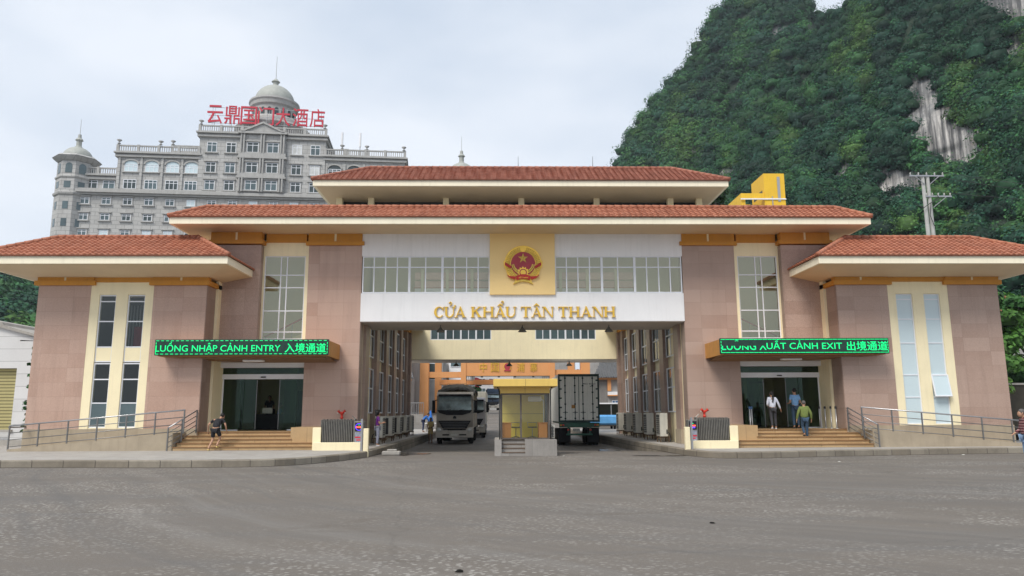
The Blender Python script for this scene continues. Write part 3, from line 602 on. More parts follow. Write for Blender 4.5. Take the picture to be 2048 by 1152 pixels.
# ---------------------------------------------------------------- gold serif lettering on the bridge
GL = thing('gate_name_sign', 'raised gold serif letters CỬA KHẨU TÂN THANH on the white bridge', 'sign', (0, -.03, 6.1))
def poly(m, P, d): m.prism(P, -.035-d, -.10-d)
def glyph(c, x, z, h, w, thick=.195):
    m = MB(); T = thick*h; t = T*.42; s = .05*h; k = [0]
    def pl(*P): k[0] += 1; poly(m, [(x+a, z+b) for a, b in P], .003*k[0])
    def bx(a, b, c_, d): pl((a, c_), (b, c_), (b, d), (a, d))
    def serif(cx, hw, top): 
        a, b = (h-s, h) if top else (0, s); bx(cx-hw, cx+hw, a, b)
    def stem(cx, T): bx(cx-T/2, cx+T/2, 0+.001, h-.001)
    if c == 'H':
        for cx in (T*.9, w-T*.9): stem(cx, T); serif(cx, T*.95, 0); serif(cx, T*.95, 1)
        bx(T*.9, w-T*.9, h*.47, h*.47+t)
    if c == 'T':
        stem(w/2, T); serif(w/2, T*1.1, 0); bx(0, w, h-t, h); pl((0,h-t),(t*.8,h-t),(t*.25,h*.70),(0,h*.70)); pl((w-t*.8,h-t),(w,h-t),(w,h*.70),(w-t*.25,h*.70))
    if c == 'A':
        pl((w*.10,0),(w*.10+t*.9,0),(w*.52,h*.92),(w*.44,h*.92)); pl((w*.80-T*.45,0),(w*.80+T*.75,0),(w*.54,h*1.03),(w*.42,h*1.03))
        bx(w*.25, w*.72, h*.28, h*.28+t*.9); serif(w*.13, T*.85, 0); serif(w*.83, T*1.05, 0)
    if c == 'N':
        for cx in (t*1.6, w-t*1.6): stem(cx, t); 
        serif(t*1.6, t*1.6, 0); serif(t*1.3, t*1.8, 1); serif(w-t*1.6, t*1.7, 1); pl((t*.9,h),(t*.9+T*1.1,h),(w-t*1.1,-.02*h),(w-t*1.1-T*.55,-.02*h))
    if c == 'K':
        stem(T*.9, T); serif(T*.9, T*.95, 0); serif(T*.9, T*.95, 1); pl((T*1.2,h*.42),(T*1.2,h*.58),(w*.78,h),(w*.90,h)); pl((w*.38,h*.62),(w*.50,h*.70),(w*.95,0),(w*.66,0))
        serif(w*.80, T*.95, 1); serif(w*.82, T*1.0, 0)
    if c == 'U':
        bx(T*.4, T*1.4, h*.34, h); bx(w-T*.55-t, w-T*.55, h*.34, h); serif(T*.9, T*.95, 1); serif(w-T*.55-t/2, T*.8, 1)
        n = 12; o = []; i = []
        for q in range(n+1):
            a = pi+pi*q/n; cx = w*.47; o.append((x+cx+(w*.47-T*.4)*cos(a)*1.0, z+h*.34+h*.36*sin(a))); i.append((x+cx+T*.12+(w*.47-T*1.22)*cos(a), z+h*.34+h*.26*sin(a)))
        o[0] = (x+T*.4, z+h*.34); i[0] = (x+T*1.4, z+h*.34); o[-1] = (x+w-T*.55, z+h*.34); i[-1] = (x+w-T*.55-t, z+h*.34)
        for q in range(n): poly(m, [o[q], o[q+1], i[q+1], i[q]], .001)
    if c == 'C':
        n = 22; 
        for q in range(n):
            def pt(qq, inner):
                a = R(38)+R(284)*qq/n; rx, rz = (w*.5, h*.52) if not inner else (w*.5-T*.98, h*.52-t*.9); ox = 0 if not inner else T*.22
                return (x+w*.52+ox+rx*cos(a), z+h*.5+rz*sin(a))
            poly(m, [pt(q,0), pt(q+1,0), pt(q+1,1), pt(q,1)], .001)
        pl((w*.88,h*.66),(w*.97,h*.66),(w*.97,h*1.0),(w*.90,h*.97))
    return m
def hook(m, cx, cz, r):
    n = 8
    for q in range(n):
        f = lambda a, rr: (cx+rr*cos(a), cz+rr*sin(a)); a0 = R(170)-R(230)*q/n; a1 = R(170)-R(230)*(q+1)/n
        poly(m, [f(a0, r), f(a1, r), f(a1, r*.45), f(a0, r*.45)], .001)
    poly(m, [(cx-r*.1, cz-r*.5), (cx+r*.75, cz-r*.3), (cx-r*.1, cz-r*1.5), (cx-r*.4, cz-r*1.5)], .004)
def hat(m, cx, z, w, h): poly(m, [(cx-w, z), (cx-w*.55, z), (cx, z+h*.5), (cx+w*.55, z), (cx+w, z), (cx+w*.15, z+h), (cx-w*.15, z+h)], .002)
H_ = .50; Z_ = 6.11; X_ = lambda p: -4.17 + (p-48)/(1998-48)*8.5
for c, a, b, d in (('C',48,155,''),('U',160,275,'Ử'),('A',270,392,''),('K',445,562,''),('H',570,692,''),('A',700,820,'Ẩ'),('U',815,932,''),('T',980,1088,''),('A',1092,1210,'Â'),('N',1212,1335,''),('T',1383,1488,''),('H',1498,1615,''),('A',1622,1745,''),('N',1752,1872,''),('H',1875,1998,'')):
    x0, x1 = X_(a), X_(b); m = glyph(c, x0, Z_, H_, x1-x0)
    if d == 'Ử': hook(m, x0+.28*1.0, Z_+.66, .08); poly(m, [(x1-.09, Z_+.40), (x1+.0, Z_+.43), (x1+.03, Z_+.58), (x1-.04, Z_+.58), (x1-.05, Z_+.49)], .005)
    if d == 'Ẩ': hat(m, x0+.26, Z_+.53, .14, .12); hook(m, x0+.36, Z_+.71, .07)
    if d == 'Â': hat(m, x0+.25, Z_+.53, .14, .13)
    m.build('letter', 'gold', GL)

# ---------------------------------------------------------------- state emblem on the yellow panel
E = thing('state_emblem', 'round gold and red national emblem with star, cogwheel and rice ears', 'emblem', (0, -.13, 8.5))
ex, ez, s = .01, 8.60, .93
m = MB(); n = 40; P = []
out = [(-.40,-.98),(-.40,-.80),(-.66,-.70),(-.80,-.52),(-.86,-.25),(-.97,-.08),(-.99,.16),(-.93,.22)]
arc = [(.93*cos(a), .1+.88*sin(a)) for a in [pi*.955-pi*.91*i/24 for i in range(25)]]
P = [(-.50,-1.02)] + out[1:] + arc + [(-a, b) for a, b in out[::-1][:-1]] + [(.50,-1.02),(.25,-.91),(0,-.87),(-.25,-.91)]
m.prism([(ex+a*s, ez+b*s) for a, b in P], -.13, -.20); m.build('backing', 'gold', E)
def disc(m, r, y0, y1, cx=0, cz=0, n=40, rz=None): m.prism([(ex+(cx+r*cos(2*pi*i/n))*s, ez+(cz+(rz or r)*sin(2*pi*i/n))*s) for i in range(n)], y0, y1)
m = MB(); disc(m, .62, -.20, -.225, 0, .03); m.build('red_disc', 'emblem_red', E)
EARS, EARS2 = MB(), MB()
for sg, m in ((1, EARS), (-1, EARS2)):      # rice ears round the disc: rows of plump grains
    for k in range(24):
        a = R(100)+R(155)*k/23
        for r in (.68, .76, .84):
            aa = a+.05*(r > .7); c = (ex+sg*r*cos(aa)*s*1.02, -.225, ez+(.03+r*sin(aa)*.98)*s)
            m.T = Matrix.Translation(c) @ Matrix.Rotation(-sg*(aa-pi/2+(.5 if r != .76 else 0)), 4, 'Y'); m.sphere((0,0,0), (.022, .022, .052), 6, 4)
    m.T = None
    for k in range(14):
        a = R(190)+R(50)*k/13
        for r in (.46, .54): m.sphere((ex+sg*r*cos(a)*s*1.05, -.235, ez+(.06+r*sin(a))*s), (.03, .02, .04), 6, 4)
EARS.build('rice_ear', 'gold_pale', E, True); EARS2.build('rice_ear', 'gold_pale', E, True)
m = MB(); c = (ex, -.275, ez+.32*s); V = [c]
for k in range(10): r = .27*s if k % 2 == 0 else .105*s; a = pi/2+pi*k/5; V.append((ex+r*cos(a), -.226, c[2]+r*sin(a)))
m.add(V, [(0, 1+k, 1+(k+1) % 10) for k in range(10)]); m.build('star', 'gold_pale', E)
m = MB(); cz = -.42; g = []
for k in range(48): r = .30 if (k % 4) < 2 else .24; a = 2*pi*k/48; g.append((ex+r*cos(a)*s, ez+(cz+r*sin(a))*s))
m.prism(g, -.225, -.25); m.build('cogwheel', 'gold', E)
m = MB(); disc(m, .19, -.25, -.255, 0, cz, 24); m.build('cog_ring', 'emblem_red', E)
m = MB(); disc(m, .14, -.255, -.262, 0, cz, 24); m.build('cog_hub', 'gold', E)
m = MB(); m.prism([(ex+a*s, ez+b*s) for a, b in ((-.36,-.60),(-.18,-.53),(0,-.51),(.18,-.53),(.36,-.60),(.34,-.82),(.17,-.76),(0,-.74),(-.17,-.76),(-.34,-.82))], -.255, -.285)
for sg in (1, -1): m.prism([(ex+a*s*sg, ez+b*s) for a, b in ((.92,.12),(.92,-.04),(.62,-.22),(.58,-.10))], -.24, -.262); m.prism([(ex+a*s*sg, ez+b*s) for a, b in ((.36,-.62),(.72,-.60),(.78,-.50),(.80,-.58),(.66,-.70),(.40,-.78))], -.22, -.25)
m.build('ribbon', 'ribbon_red', E)
m = MB(); put_text(m, 'VIỆT NAM', ex-.24*s, ex+.24*s, ez-.74*s, ez-.63*s, -.29, .01, .01); m.build('ribbon_lettering', 'gold', E)
m = MB(); m.prism([(ex+a*s, ez+b*s) for a, b in ((-.46,-.93),(-.2,-.84),(0,-.82),(.2,-.84),(.46,-.93),(.46,-.97),(.2,-.88),(0,-.86),(-.2,-.88),(-.46,-.97))], -.20, -.225); m.build('lower_band', 'gold_pale', E)

# ---------------------------------------------------------------- railings
def rail_bar(m, pts, r=.02):
    for a, b in zip(pts[:-1], pts[1:]): m.cyl(a, b, r, n=8)
def railing(sx):
    w = 'left' if sx < 0 else 'right'
    t = thing('ramp_railing', 'long steel railing sloping along the %s wheelchair ramp' % w, 'railing', (sx*18, -2.87, .24), 'railings of the two ramps')
    X = lambda q: sx*q; z0 = lambda q: .95-(q-14.3)/(21.4-14.3)*.62; 
    m = MB(); a, b = 14.2, (21.35 if sx < 0 else 21.9); rail_bar(m, [(X(b), -2.87, z0(b)+.93), (X(a), -2.87, z0(a)+.93)], .03); m.build('top_rail', 'steel', t, True)
    for k in (.08, .36, .64):
        m = MB(); rail_bar(m, [(X(b), -2.87, z0(b)+k), (X(a), -2.87, z0(a)+k)], .017); m.build('lower_rail', 'rail_grey', t, True)
    n = 6
    for i in range(n+1): q = a+.02+(b-a-.04)*i/n; m = MB(); m.cbox(X(q)-.025, X(q)+.025, -2.895, -2.845, z0(q)-.03, z0(q)+.92, .004); m.build('post', 'rail_grey', t)
    if sx < 0: m = MB(); m.box(-21.38, -21.33, -2.9, -1.8, 1.18, 1.23); m.build('end_rail', 'rail_grey', t)
    t = thing('step_railing', 'short steel railing stepping down beside the %s stairs, next to the ramp' % w, 'railing', (sx*14.6, -2.5, .24), 'short stair railings')
    A = Vector((X(14.15), -1.75, .95)); B = Vector((X(14.72), -3.25, .26))
    m = MB(); rail_bar(m, [A+Vector((0,0,.93)), B+Vector((0,.1,.9))], .028); m.build('top_rail', 'steel', t, True)
    for k in (.1, .3, .5, .7): m = MB(); rail_bar(m, [A+Vector((0,0,k)), B+Vector((0,.1,k))], .016); m.build('lower_rail', 'rail_grey', t, True)
    for P in (A, A.lerp(B, .5), B+Vector((0,.1,0))): m = MB(); m.cbox(P.x-.025, P.x+.025, P.y-.025, P.y+.025, P.z-.03, P.z+.93, .004); m.build('post', 'rail_grey', t)
railing(-1); railing(1)

# ---------------------------------------------------------------- folding gates, their posts and low walls, fire inlets
pm('led_blue', (.12, .06, 1.0), .4, 0, emit=1.0); pm('led_red', (1.0, .10, .05), .4, 0, emit=.9); pm('screen_black', (.01, .01, .02), .3, .2)
pm('poster_grey', (.25, .27, .33), .5, .4, 9); pm('poster_red', (.55, .03, .05), .5, .15, 9); pm('poster_blue', (.05, .13, .30), .5, .4, 12)
def gate(sx):
    w = 'left' if sx < 0 else 'right'; X = lambda q: sx*q
    mirror(sx)
    m = MB(); m.cbox(6.72, 8.72, -3.42, -3.22, .2, .55, .012); m.cbox(8.46, 8.8, -3.22, -2.9, .2, 1.15, .012)
    tag(m.build('low_wall', 'cream_paint'), 'low cream wall in front of the folded gate, %s of the road' % w, 'wall', 'low cream walls by the road')
    t = thing('folding_gate', 'grey retractable gate folded up behind the low cream wall, %s of the road' % w, 'gate', (X(7.8), -3.0, .24), 'folded retractable gates')
    n = 19
    m = MB()
    for i in range(n): x = 7.2+i*.07; m.cbox(x, x+.034, -3.15, -2.8, .28, 1.46+.03*(i % 2), .006)
    m.box(7.2, 8.5, -3.0, -2.96, .45, .5); m.box(7.2, 8.5, -3.0, -2.96, 1.2, 1.25); m.build('folded_lattice', 'gate_metal', t)
    m = MB()
    for i in range(n-1): x = 7.234+i*.07; m.box(x-.002, x+.038, -3.10, -2.9, .35, 1.38)
    m.build('dark_links', 'dark_metal', t)
    m = MB(); m.cbox(7.08, 7.14, -3.2, -2.8, .26, 1.5, .01); m.cyl((7.11,-3.0,1.5), (7.25,-3.0,1.62), .02, n=6); m.build('end_post', 'gate_metal', t)
    t = thing('gate_motor_cabinet', 'gate cabinet with a small lit screen and a poster, %s of the road' % w, 'cabinet', (X(6.9), -3.2, .24), 'gate cabinets with screens')
    m = MB(); m.cbox(6.70, 7.08, -3.3, -2.9, .28, 1.40, .02); m.build('housing', 'gate_metal', t)
    m = MB(); m.box(6.73, 7.05, -3.312, -3.302, 1.0, 1.34); sc = m.build('screen', 'screen_black', t)
    m = MB(); c = (6.89, 1.17)
    if sx < 0:
        for i in range(24):
            a0, a1 = 2*pi*i/24, 2*pi*(i+.75)/24; f = lambda a, r: (c[0]+r*cos(a), c[1]+r*sin(a)); m.prism([f(a0,.15), f(a1,.15), f(a1,.125), f(a0,.125)], -3.32, -3.314)
        m.build('ring_light', 'led_blue', sc)
    else: m.box(6.80, 6.98, -3.32, -3.314, 1.06, 1.11); m.build('blue_line', 'led_blue', sc)
    m = MB(); m.box(6.77, 7.01, -3.322, -3.314, 1.13, 1.19); m.build('red_line', 'led_red', sc)
    m = MB(); m.box(6.86, 6.92, -3.32, -3.314, 1.235, 1.26); m.build('green_mark', 'led_green', sc)
    m = MB(); m.box(6.73, 7.05, -3.312, -3.302, .30, .96); p = m.build('poster', 'poster_grey', t)
    m = MB(); m.box(6.74, 7.04, -3.318, -3.313, .72, .78); m.build('upper_band', 'poster_red', p)
    m = MB(); m.box(6.80, 6.98, -3.318, -3.313, .62, .67); m.build('lower_band', 'poster_red', p)
    m = MB(); m.prism([(6.76,.34),(7.02,.34),(7.02,.5),(6.89,.58),(6.76,.5)], -3.318, -3.313); m.build('blue_field', 'poster_blue', p)
    t = thing('gate_guide_post', 'tall cream post with a steel guide channel at the %s kerb corner' % w, 'post', (X(6.45), -4, 0), 'cream gate posts at the kerb')
    m = MB(); m.cbox(6.36, 6.56, -4.1, -3.9, 0, 1.12, .012); m.build('post', 'cream_paint', t)
    m = MB(); m.box(6.60, 6.68, -4.06, -3.98, .02, 1.45); m.box(6.60, 6.68, -4.065, -4.0, 1.45, 1.5); m.build('guide_channel', 'steel', t)
    mirror(1)
    x = 8.25; t = thing('fire_inlet', 'red twin outlet fire inlet on a pipe by the %s pink pillar' % w, 'fire hydrant', (X(x), -.25, .24), 'red fire inlets')
    x = X(x); m = MB(); m.lathe([(.045,0),(.045,1.24),(.075,1.26),(.075,1.3),(.05,1.31),(.055,1.42),(.10,1.48),(.09,1.53),(.02,1.56)], (x, -.25, .24), 14); m.build('standpipe', 'hydrant_red', t, True)
    for s_ in (-1, 1):
        m = MB(); m.cyl((x+s_*.03, -.27, 1.72), (x+s_*.13, -.33, 1.80), .048, .044, 10); m.cyl((x+s_*.125, -.33, 1.795), (x+s_*.15, -.35, 1.82), .06, .06, 10); m.cyl((x+s_*.10, -.28, 1.80), (x+s_*.13, -.28, 1.89), .012, .012, 6); m.build('outlet', 'hydrant_red', t, True)
        m = MB(); m.cyl((x+s_*.14, -.33, 1.75), (x+s_*.19, -.33, 1.73), .035, .035, 8); m.build('cap', 'ac_white', t, True)
gate(-1); gate(1)
m = MB(); m.box(-10.0,-8.75,-.2,-.1,.2,.3)
# ---------------------------------------------------------------- outdoor air conditioner units
YS = (1.0, 4.25, 7.5, 10.7, 13.8, 16.7); OR = ['first from the front', 'second from the front', 'third from the front', 'fourth from the front', 'farthest back']
def ac_unit(sx):
    t = thing('air_conditioner_unit', '', 'air conditioner', (0, 0, 0), 'outdoor units along the %s passage wall' % ('left' if sx < 0 else 'right'))
    mirror(sx); zt = 1.32 if sx < 0 else 1.42
    m = MB(); m.cbox(-.19, .19, -.48, .48, .28, zt, .02); b = m.build('casing', 'ac_white', t)
    m = MB(); m.box(-.20, -.192, -.40, .40, .36, zt-.08); m.build('fan_grille', 'dark_metal', t)
    m = MB()
    for k in range(9): z = .38+k*.1; m.box(-.208, -.2, -.4, .4, z, z+.02)
    m.box(-.207, -.201, -.42, -.39, .36, zt-.08); m.box(-.207, -.201, .39, .42, .36, zt-.08); m.build('grille_bars', 'ac_white', t)
    m = MB(); (m.box(0, .17, -.487, -.481, .36, zt-.1) if sx < 0 else m.box(.10, .17, -.487, -.481, .4, .62)); m.build('coil_side', 'dark_metal', t)
    for y in (-.36, .36):
        m = MB(); m.box(-.22, .3, y-.03, y+.03, .22, .275); m.box(-.2, -.15, y-.025, y+.025, 0, .22); m.box(.22, .27, y-.025, y+.025, 0, .22); m.build('stand', 'rust', t)
    m = MB(); P = [(.19,-.3,.5),(.3,-.32,.42),(.34,-.36,.2),(.3,-.4,.03)]
    for a, c in zip(P[:-1], P[1:]): m.cyl(a, c, .025, n=6)
    m.build('pipe', 'dark_metal', t, True); mirror(1); return t
for sx in (-1, 1):
    proto = ac_unit(sx)
    for i in range(5):
        y = (YS[i]+.95+YS[i+1])/2+.1; w = 'left' if sx < 0 else 'right'
        lab = '%s air conditioner unit on the %s walkway, %s' % ('Stained cream' if sx > 0 else 'Pale', w, OR[i])
        o = proto if i == 0 else copy_tree(proto); o.location = (sx*(7.05), y, .24); o['label'] = lab[0].lower()+lab[1:]
# ---------------------------------------------------------------- guard booth on its plinth
B = thing('guard_booth', 'small yellow roofed glass guard booth on a grey granite plinth between the lanes', 'booth', (0, -2.4, 0))
m = MB(); m.box(-1.32, 1.19, -3.05, -.9, 0, .64); m.box(-1.32, -1.04, -3.95, -3.05, 0, .641); m.box(-.09, 1.19, -3.95, -3.05, 0, .641); m.build('plinth', 'plinth_granite', B)
m = MB()
for k in range(4): m.box(-1.04, -.09, -3.93+.2*k, -3.05, .16*k*.99, .155*(k+1))
st = m.build('steps', 'plinth_granite', B)
m = MB(); [m.box(-1.035, -.095, -3.95+.2*k, -3.925+.2*k, .155*(k+1)-.025, .155*(k+1)+.003) for k in range(4)]; m.build('step_edges', 'rust', st)
m = MB(); m.box(-1.34, 1.21, -3.965, -3.0, .60, .65) if False else None
m = MB(); m.cbox(-1.37, 1.25, -4.0, -.8, 2.77, 3.08, .015); r = m.build('roof', 'booth_yellow' if 'booth_yellow' in MATS else pm('booth_yellow', (.72, .50, .13), .45, .06, .8, streak=.2), B)
m = MB(); m.box(-.065, -.055, -4.004, -4.0, 2.775, 3.07); m.box(-.065, -.055, -3.454, -3.45, 2.52, 2.76); m.build('panel_joint', 'rust', r)
m = MB(); m.box(-1.10, .96, -3.45, -1.0, 2.51, 2.768); m.build('fascia', 'booth_yellow', B)
pm('booth_frame', (.10, .085, .075), .5, .15, 4)
m = MB(); F0, F1, Y = -1.07, .95, -3.4
m.box(F0, F0+.07, Y, Y+.07, .64, 2.51); m.box(F1-.07, F1, Y, Y+.07, .64, 2.51); m.box(-.27, -.20, Y+.001, Y+.069, .70, 2.45); m.box(F0+.07, F1-.07, Y+.002, Y+.068, .64, .70); m.box(F0+.07, F1-.07, Y+.002, Y+.068, 2.45, 2.51)
for q in ((F0, F0+.07, -1.07, -1.0), (F1-.07, F1, -1.07, -1.0), (F1-.07, F1-.001, -2.3, -2.23), (F0+.001, F0+.07, -2.3, -2.23)): m_2 = MB(); m_2.box(*q, .64, 2.51); m_2.build('corner_post', 'booth_frame', B)
m.build('window_frame', 'booth_frame', B)
m = MB(); m.add([(F0+.05,Y+.03,.68),(F1-.05,Y+.03,.68),(F1-.05,Y+.03,2.47),(F0+.05,Y+.03,2.47)], [(0,1,2,3)]); m.add([(F0+.03,Y+.03,.68),(F0+.03,-1.1,.68),(F0+.03,-1.1,2.5),(F0+.03,Y+.03,2.5)], [(0,1,2,3)]); m.add([(F1-.03,Y+.03,.68),(F1-.03,-1.1,.68),(F1-.03,-1.1,2.5),(F1-.03,Y+.03,2.5)], [(0,1,2,3)]); m.build('glazing', 'glass_booth', B)
m = MB(); m.box(F0+.07, F1-.07, -1.1, -1.0, .64, 2.51); m.build('back_wall', 'booth_wall' if 'booth_wall' in MATS else pm('booth_wall', (.66, .53, .12), .6, .08, 1), B)
m = MB(); m.box(F0+.08, F1-.08, -1.106, -1.1, 1.66, 1.675); m.build('wall_joint', 'rust', B)
m = MB(); m.cbox(.16, .74, -1.28, -1.1, 2.2, 2.42, .03); m.build('wall_air_conditioner', 'white_paint', B)
m = MB(); P = [(.74,-1.2,2.3),(.83,-1.2,2.25),(.84,-1.2,1.2)]; [m.cyl(a, c, .022, n=6) for a, c in zip(P[:-1], P[1:])]; m.build('hose', 'white_paint', B, True)
for a, b, nm in ((-1.0, -.64, 'left'), (.50, .86, 'right')):
    t = thing('desk', 'small orange wooden desk at the %s end inside the guard booth' % nm, 'desk', ((a+b)/2, -3, .64), 'desks in the guard booth')
    m = MB(); m.box(a-.02, b+.02, -3.3, -2.5, 1.28, 1.31); m.build('desk_top', 'orange_paint', t); m = MB(); m.box(a, b, -3.27, -2.53, .645, 1.279); m.build('cabinet', 'orange_paint', t)
def chair(x, y, lab):
    t = thing('office_chair', lab, 'chair', (x, y, .64), 'chairs in the guard booth')
    m = MB(); m.cbox(x-.2, x+.2, y-.2, y+.2, 1.08, 1.13, .02); m.build('seat', 'rail_grey', t); m = MB(); m.cyl((x,y,.72),(x,y,1.08),.02,n=6); m.build('column', 'steel', t)
    m = MB()
    for k in range(5): a = 2*pi*k/5+.3; m.cyl((x,y,.74),(x+.22*cos(a),y+.22*sin(a),.665),.014,n=5)
    m.build('base', 'steel', t); m = MB(); m.cyl((x-.17,y+.2,1.12),(x-.2,y+.22,1.3),.012,n=5); m.cyl((x+.17,y+.2,1.12),(x+.2,y+.22,1.3),.012,n=5); m.cyl((x-.2,y+.22,1.3),(x+.2,y+.22,1.3),.014,n=5); m.build('arm_frame', 'steel', t)
chair(-.42, -2.4, 'grey swivel chair near the left desk inside the booth'); chair(.28, -2.3, 'grey swivel chair near the right desk inside the booth')
for x, k in ((-1.2, 'left'), (1.06, 'right')):
    m = MB(); P = [(x, -3.3, 2.76), (x+.08, -3.46, 2.6), (x+.09, -3.46, .1)] if x < 0 else [(x, -3.3, 2.76), (x-.07, -3.42, 2.62), (x-.07, -3.42, .66)]
    for a, c in zip(P[:-1], P[1:]): m.cyl(a, c, .028, n=7)
    m.build('downpipe', 'dark_metal', B, True)
t = thing('outdoor_air_conditioner', 'white outdoor unit standing on the plinth beside the booth', 'air conditioner', (1.08, -2.8, .64))
m = MB(); m.cbox(.98, 1.17, -3.2, -2.5, .68, 1.22, .02); m.build('casing', 'ac_white', t); m = MB(); [m.box(1.0, 1.15, -3.206, -3.2, .74+.06*k, .77+.06*k) for k in range(7)]; m.box(1.06, 1.09, -3.209, -3.204, .72, 1.16); m.build('side_vents', 'dark_metal', t)
# ---------------------------------------------------------------- queue posts by the right door
def queue(x, y, lab, grp, col):
    t = thing('queue_post', lab, 'barrier post', (x, y, .95), grp)
    m = MB(); m.lathe([(.14,0),(.14,.02),(.03,.04),(.028,.86),(.03,.9)], (x, y, .95), 12); m.build('stand', 'steel', t, True)
    m = MB(); m.lathe([(.04,.88),(.045,.9),(.045,.98),(.02,1.0)], (x, y, .95), 12); m.build('belt_head', col, t, True)
queue(10.28, -.45, 'steel queue post with blue head left of the exit door, nearest the pillar', 'queue posts with blue heads', 'poster_blue'); queue(10.42, -.3, 'steel queue post with blue head left of the exit door, second from the pillar', 'queue posts with blue heads', 'poster_blue')
for i, (x, y) in enumerate(((13.62, -.1), (13.8, -.3), (13.95, -.55), (14.02, -.9))): queue(x, y, 'dark headed queue post right of the exit door, %s of four' % ['leftmost', 'second', 'third', 'rightmost'][i], 'queue posts with dark heads', 'dark_metal')
# ---------------------------------------------------------------- trucks
pm('truck_taupe', (.25, .225, .19), .4, .08, 3, metal=.3, dirt=(.2, .17, .13)); pm('truck_dark', (.012, .012, .014), .6, .2, 5, spec=.15); pm('tyre', (.012, .011, .010), .9, .25, 8, spec=.1)
pm('tarp', (.035, .035, .033), .75, .4, 4, bmp=.5, fine=8); pm('straw_load', (.20, .16, .10), .9, .4, 9, bmp=.5, fine=20); pm('truck_bumper', (.46, .43, .38), .5, .1, 3, dirt=(.2, .17, .13))
pm('windscreen', (.20, .27, .29), .06, .7, 1.2, spec=.9); pm('headlamp', (.5, .5, .48), .15, .2, 8, spec=.8); pm('truck_pale', (.50, .48, .50), .4, .06, 2); pm('box_cream', (.56, .53, .46), .6, .07, .8, streak=.4)
pm('container_white', (.86, .86, .80), .5, .06, 1.5, streak=.45); pm('chassis_green', (.02, .10, .065), .5, .3, 5, dirt=(.06, .06, .045)); pm('door_gasket', (.012, .04, .035), .5, .2, 5)
pm('lamp_red', (.55, .02, .02), .3, .1, 5); pm('lamp_amber', (.6, .25, .03), .3, .1, 5); pm('plate_white', (.55, .55, .50), .5, .1, 9); pm('mark_grey', (.12, .12, .12), .6); pm('tarp_blue', (.10, .32, .62), .6, .15, 2, bmp=.3, fine=5)
def wheel(par, x0, x1, y, z, r):
    m = MB(); w = x1-x0; P = [(r*.55,0),(r*.93,0),(r,.06*w/.3),(r,w-.06*w/.3),(r*.93,w),(r*.55,w)]
    m.T = Matrix.Translation((x0, y, z)) @ Matrix.Rotation(pi/2, 4, 'Y'); m.lathe(P, (0,0,0), 20); t = m.build('wheel', 'tyre', par, True)
    m = MB(); m.T = Matrix.Translation((x0+.04, y, z)) @ Matrix.Rotation(pi/2, 4, 'Y'); m.lathe([(.02,-.02),(r*.3,-.02),(r*.5,.05),(r*.55,.05),(r*.55,w-.12),(r*.5,w-.1),(.05,w-.05)], (0,0,0), 16); m.build('rim', 'steel', t, True)
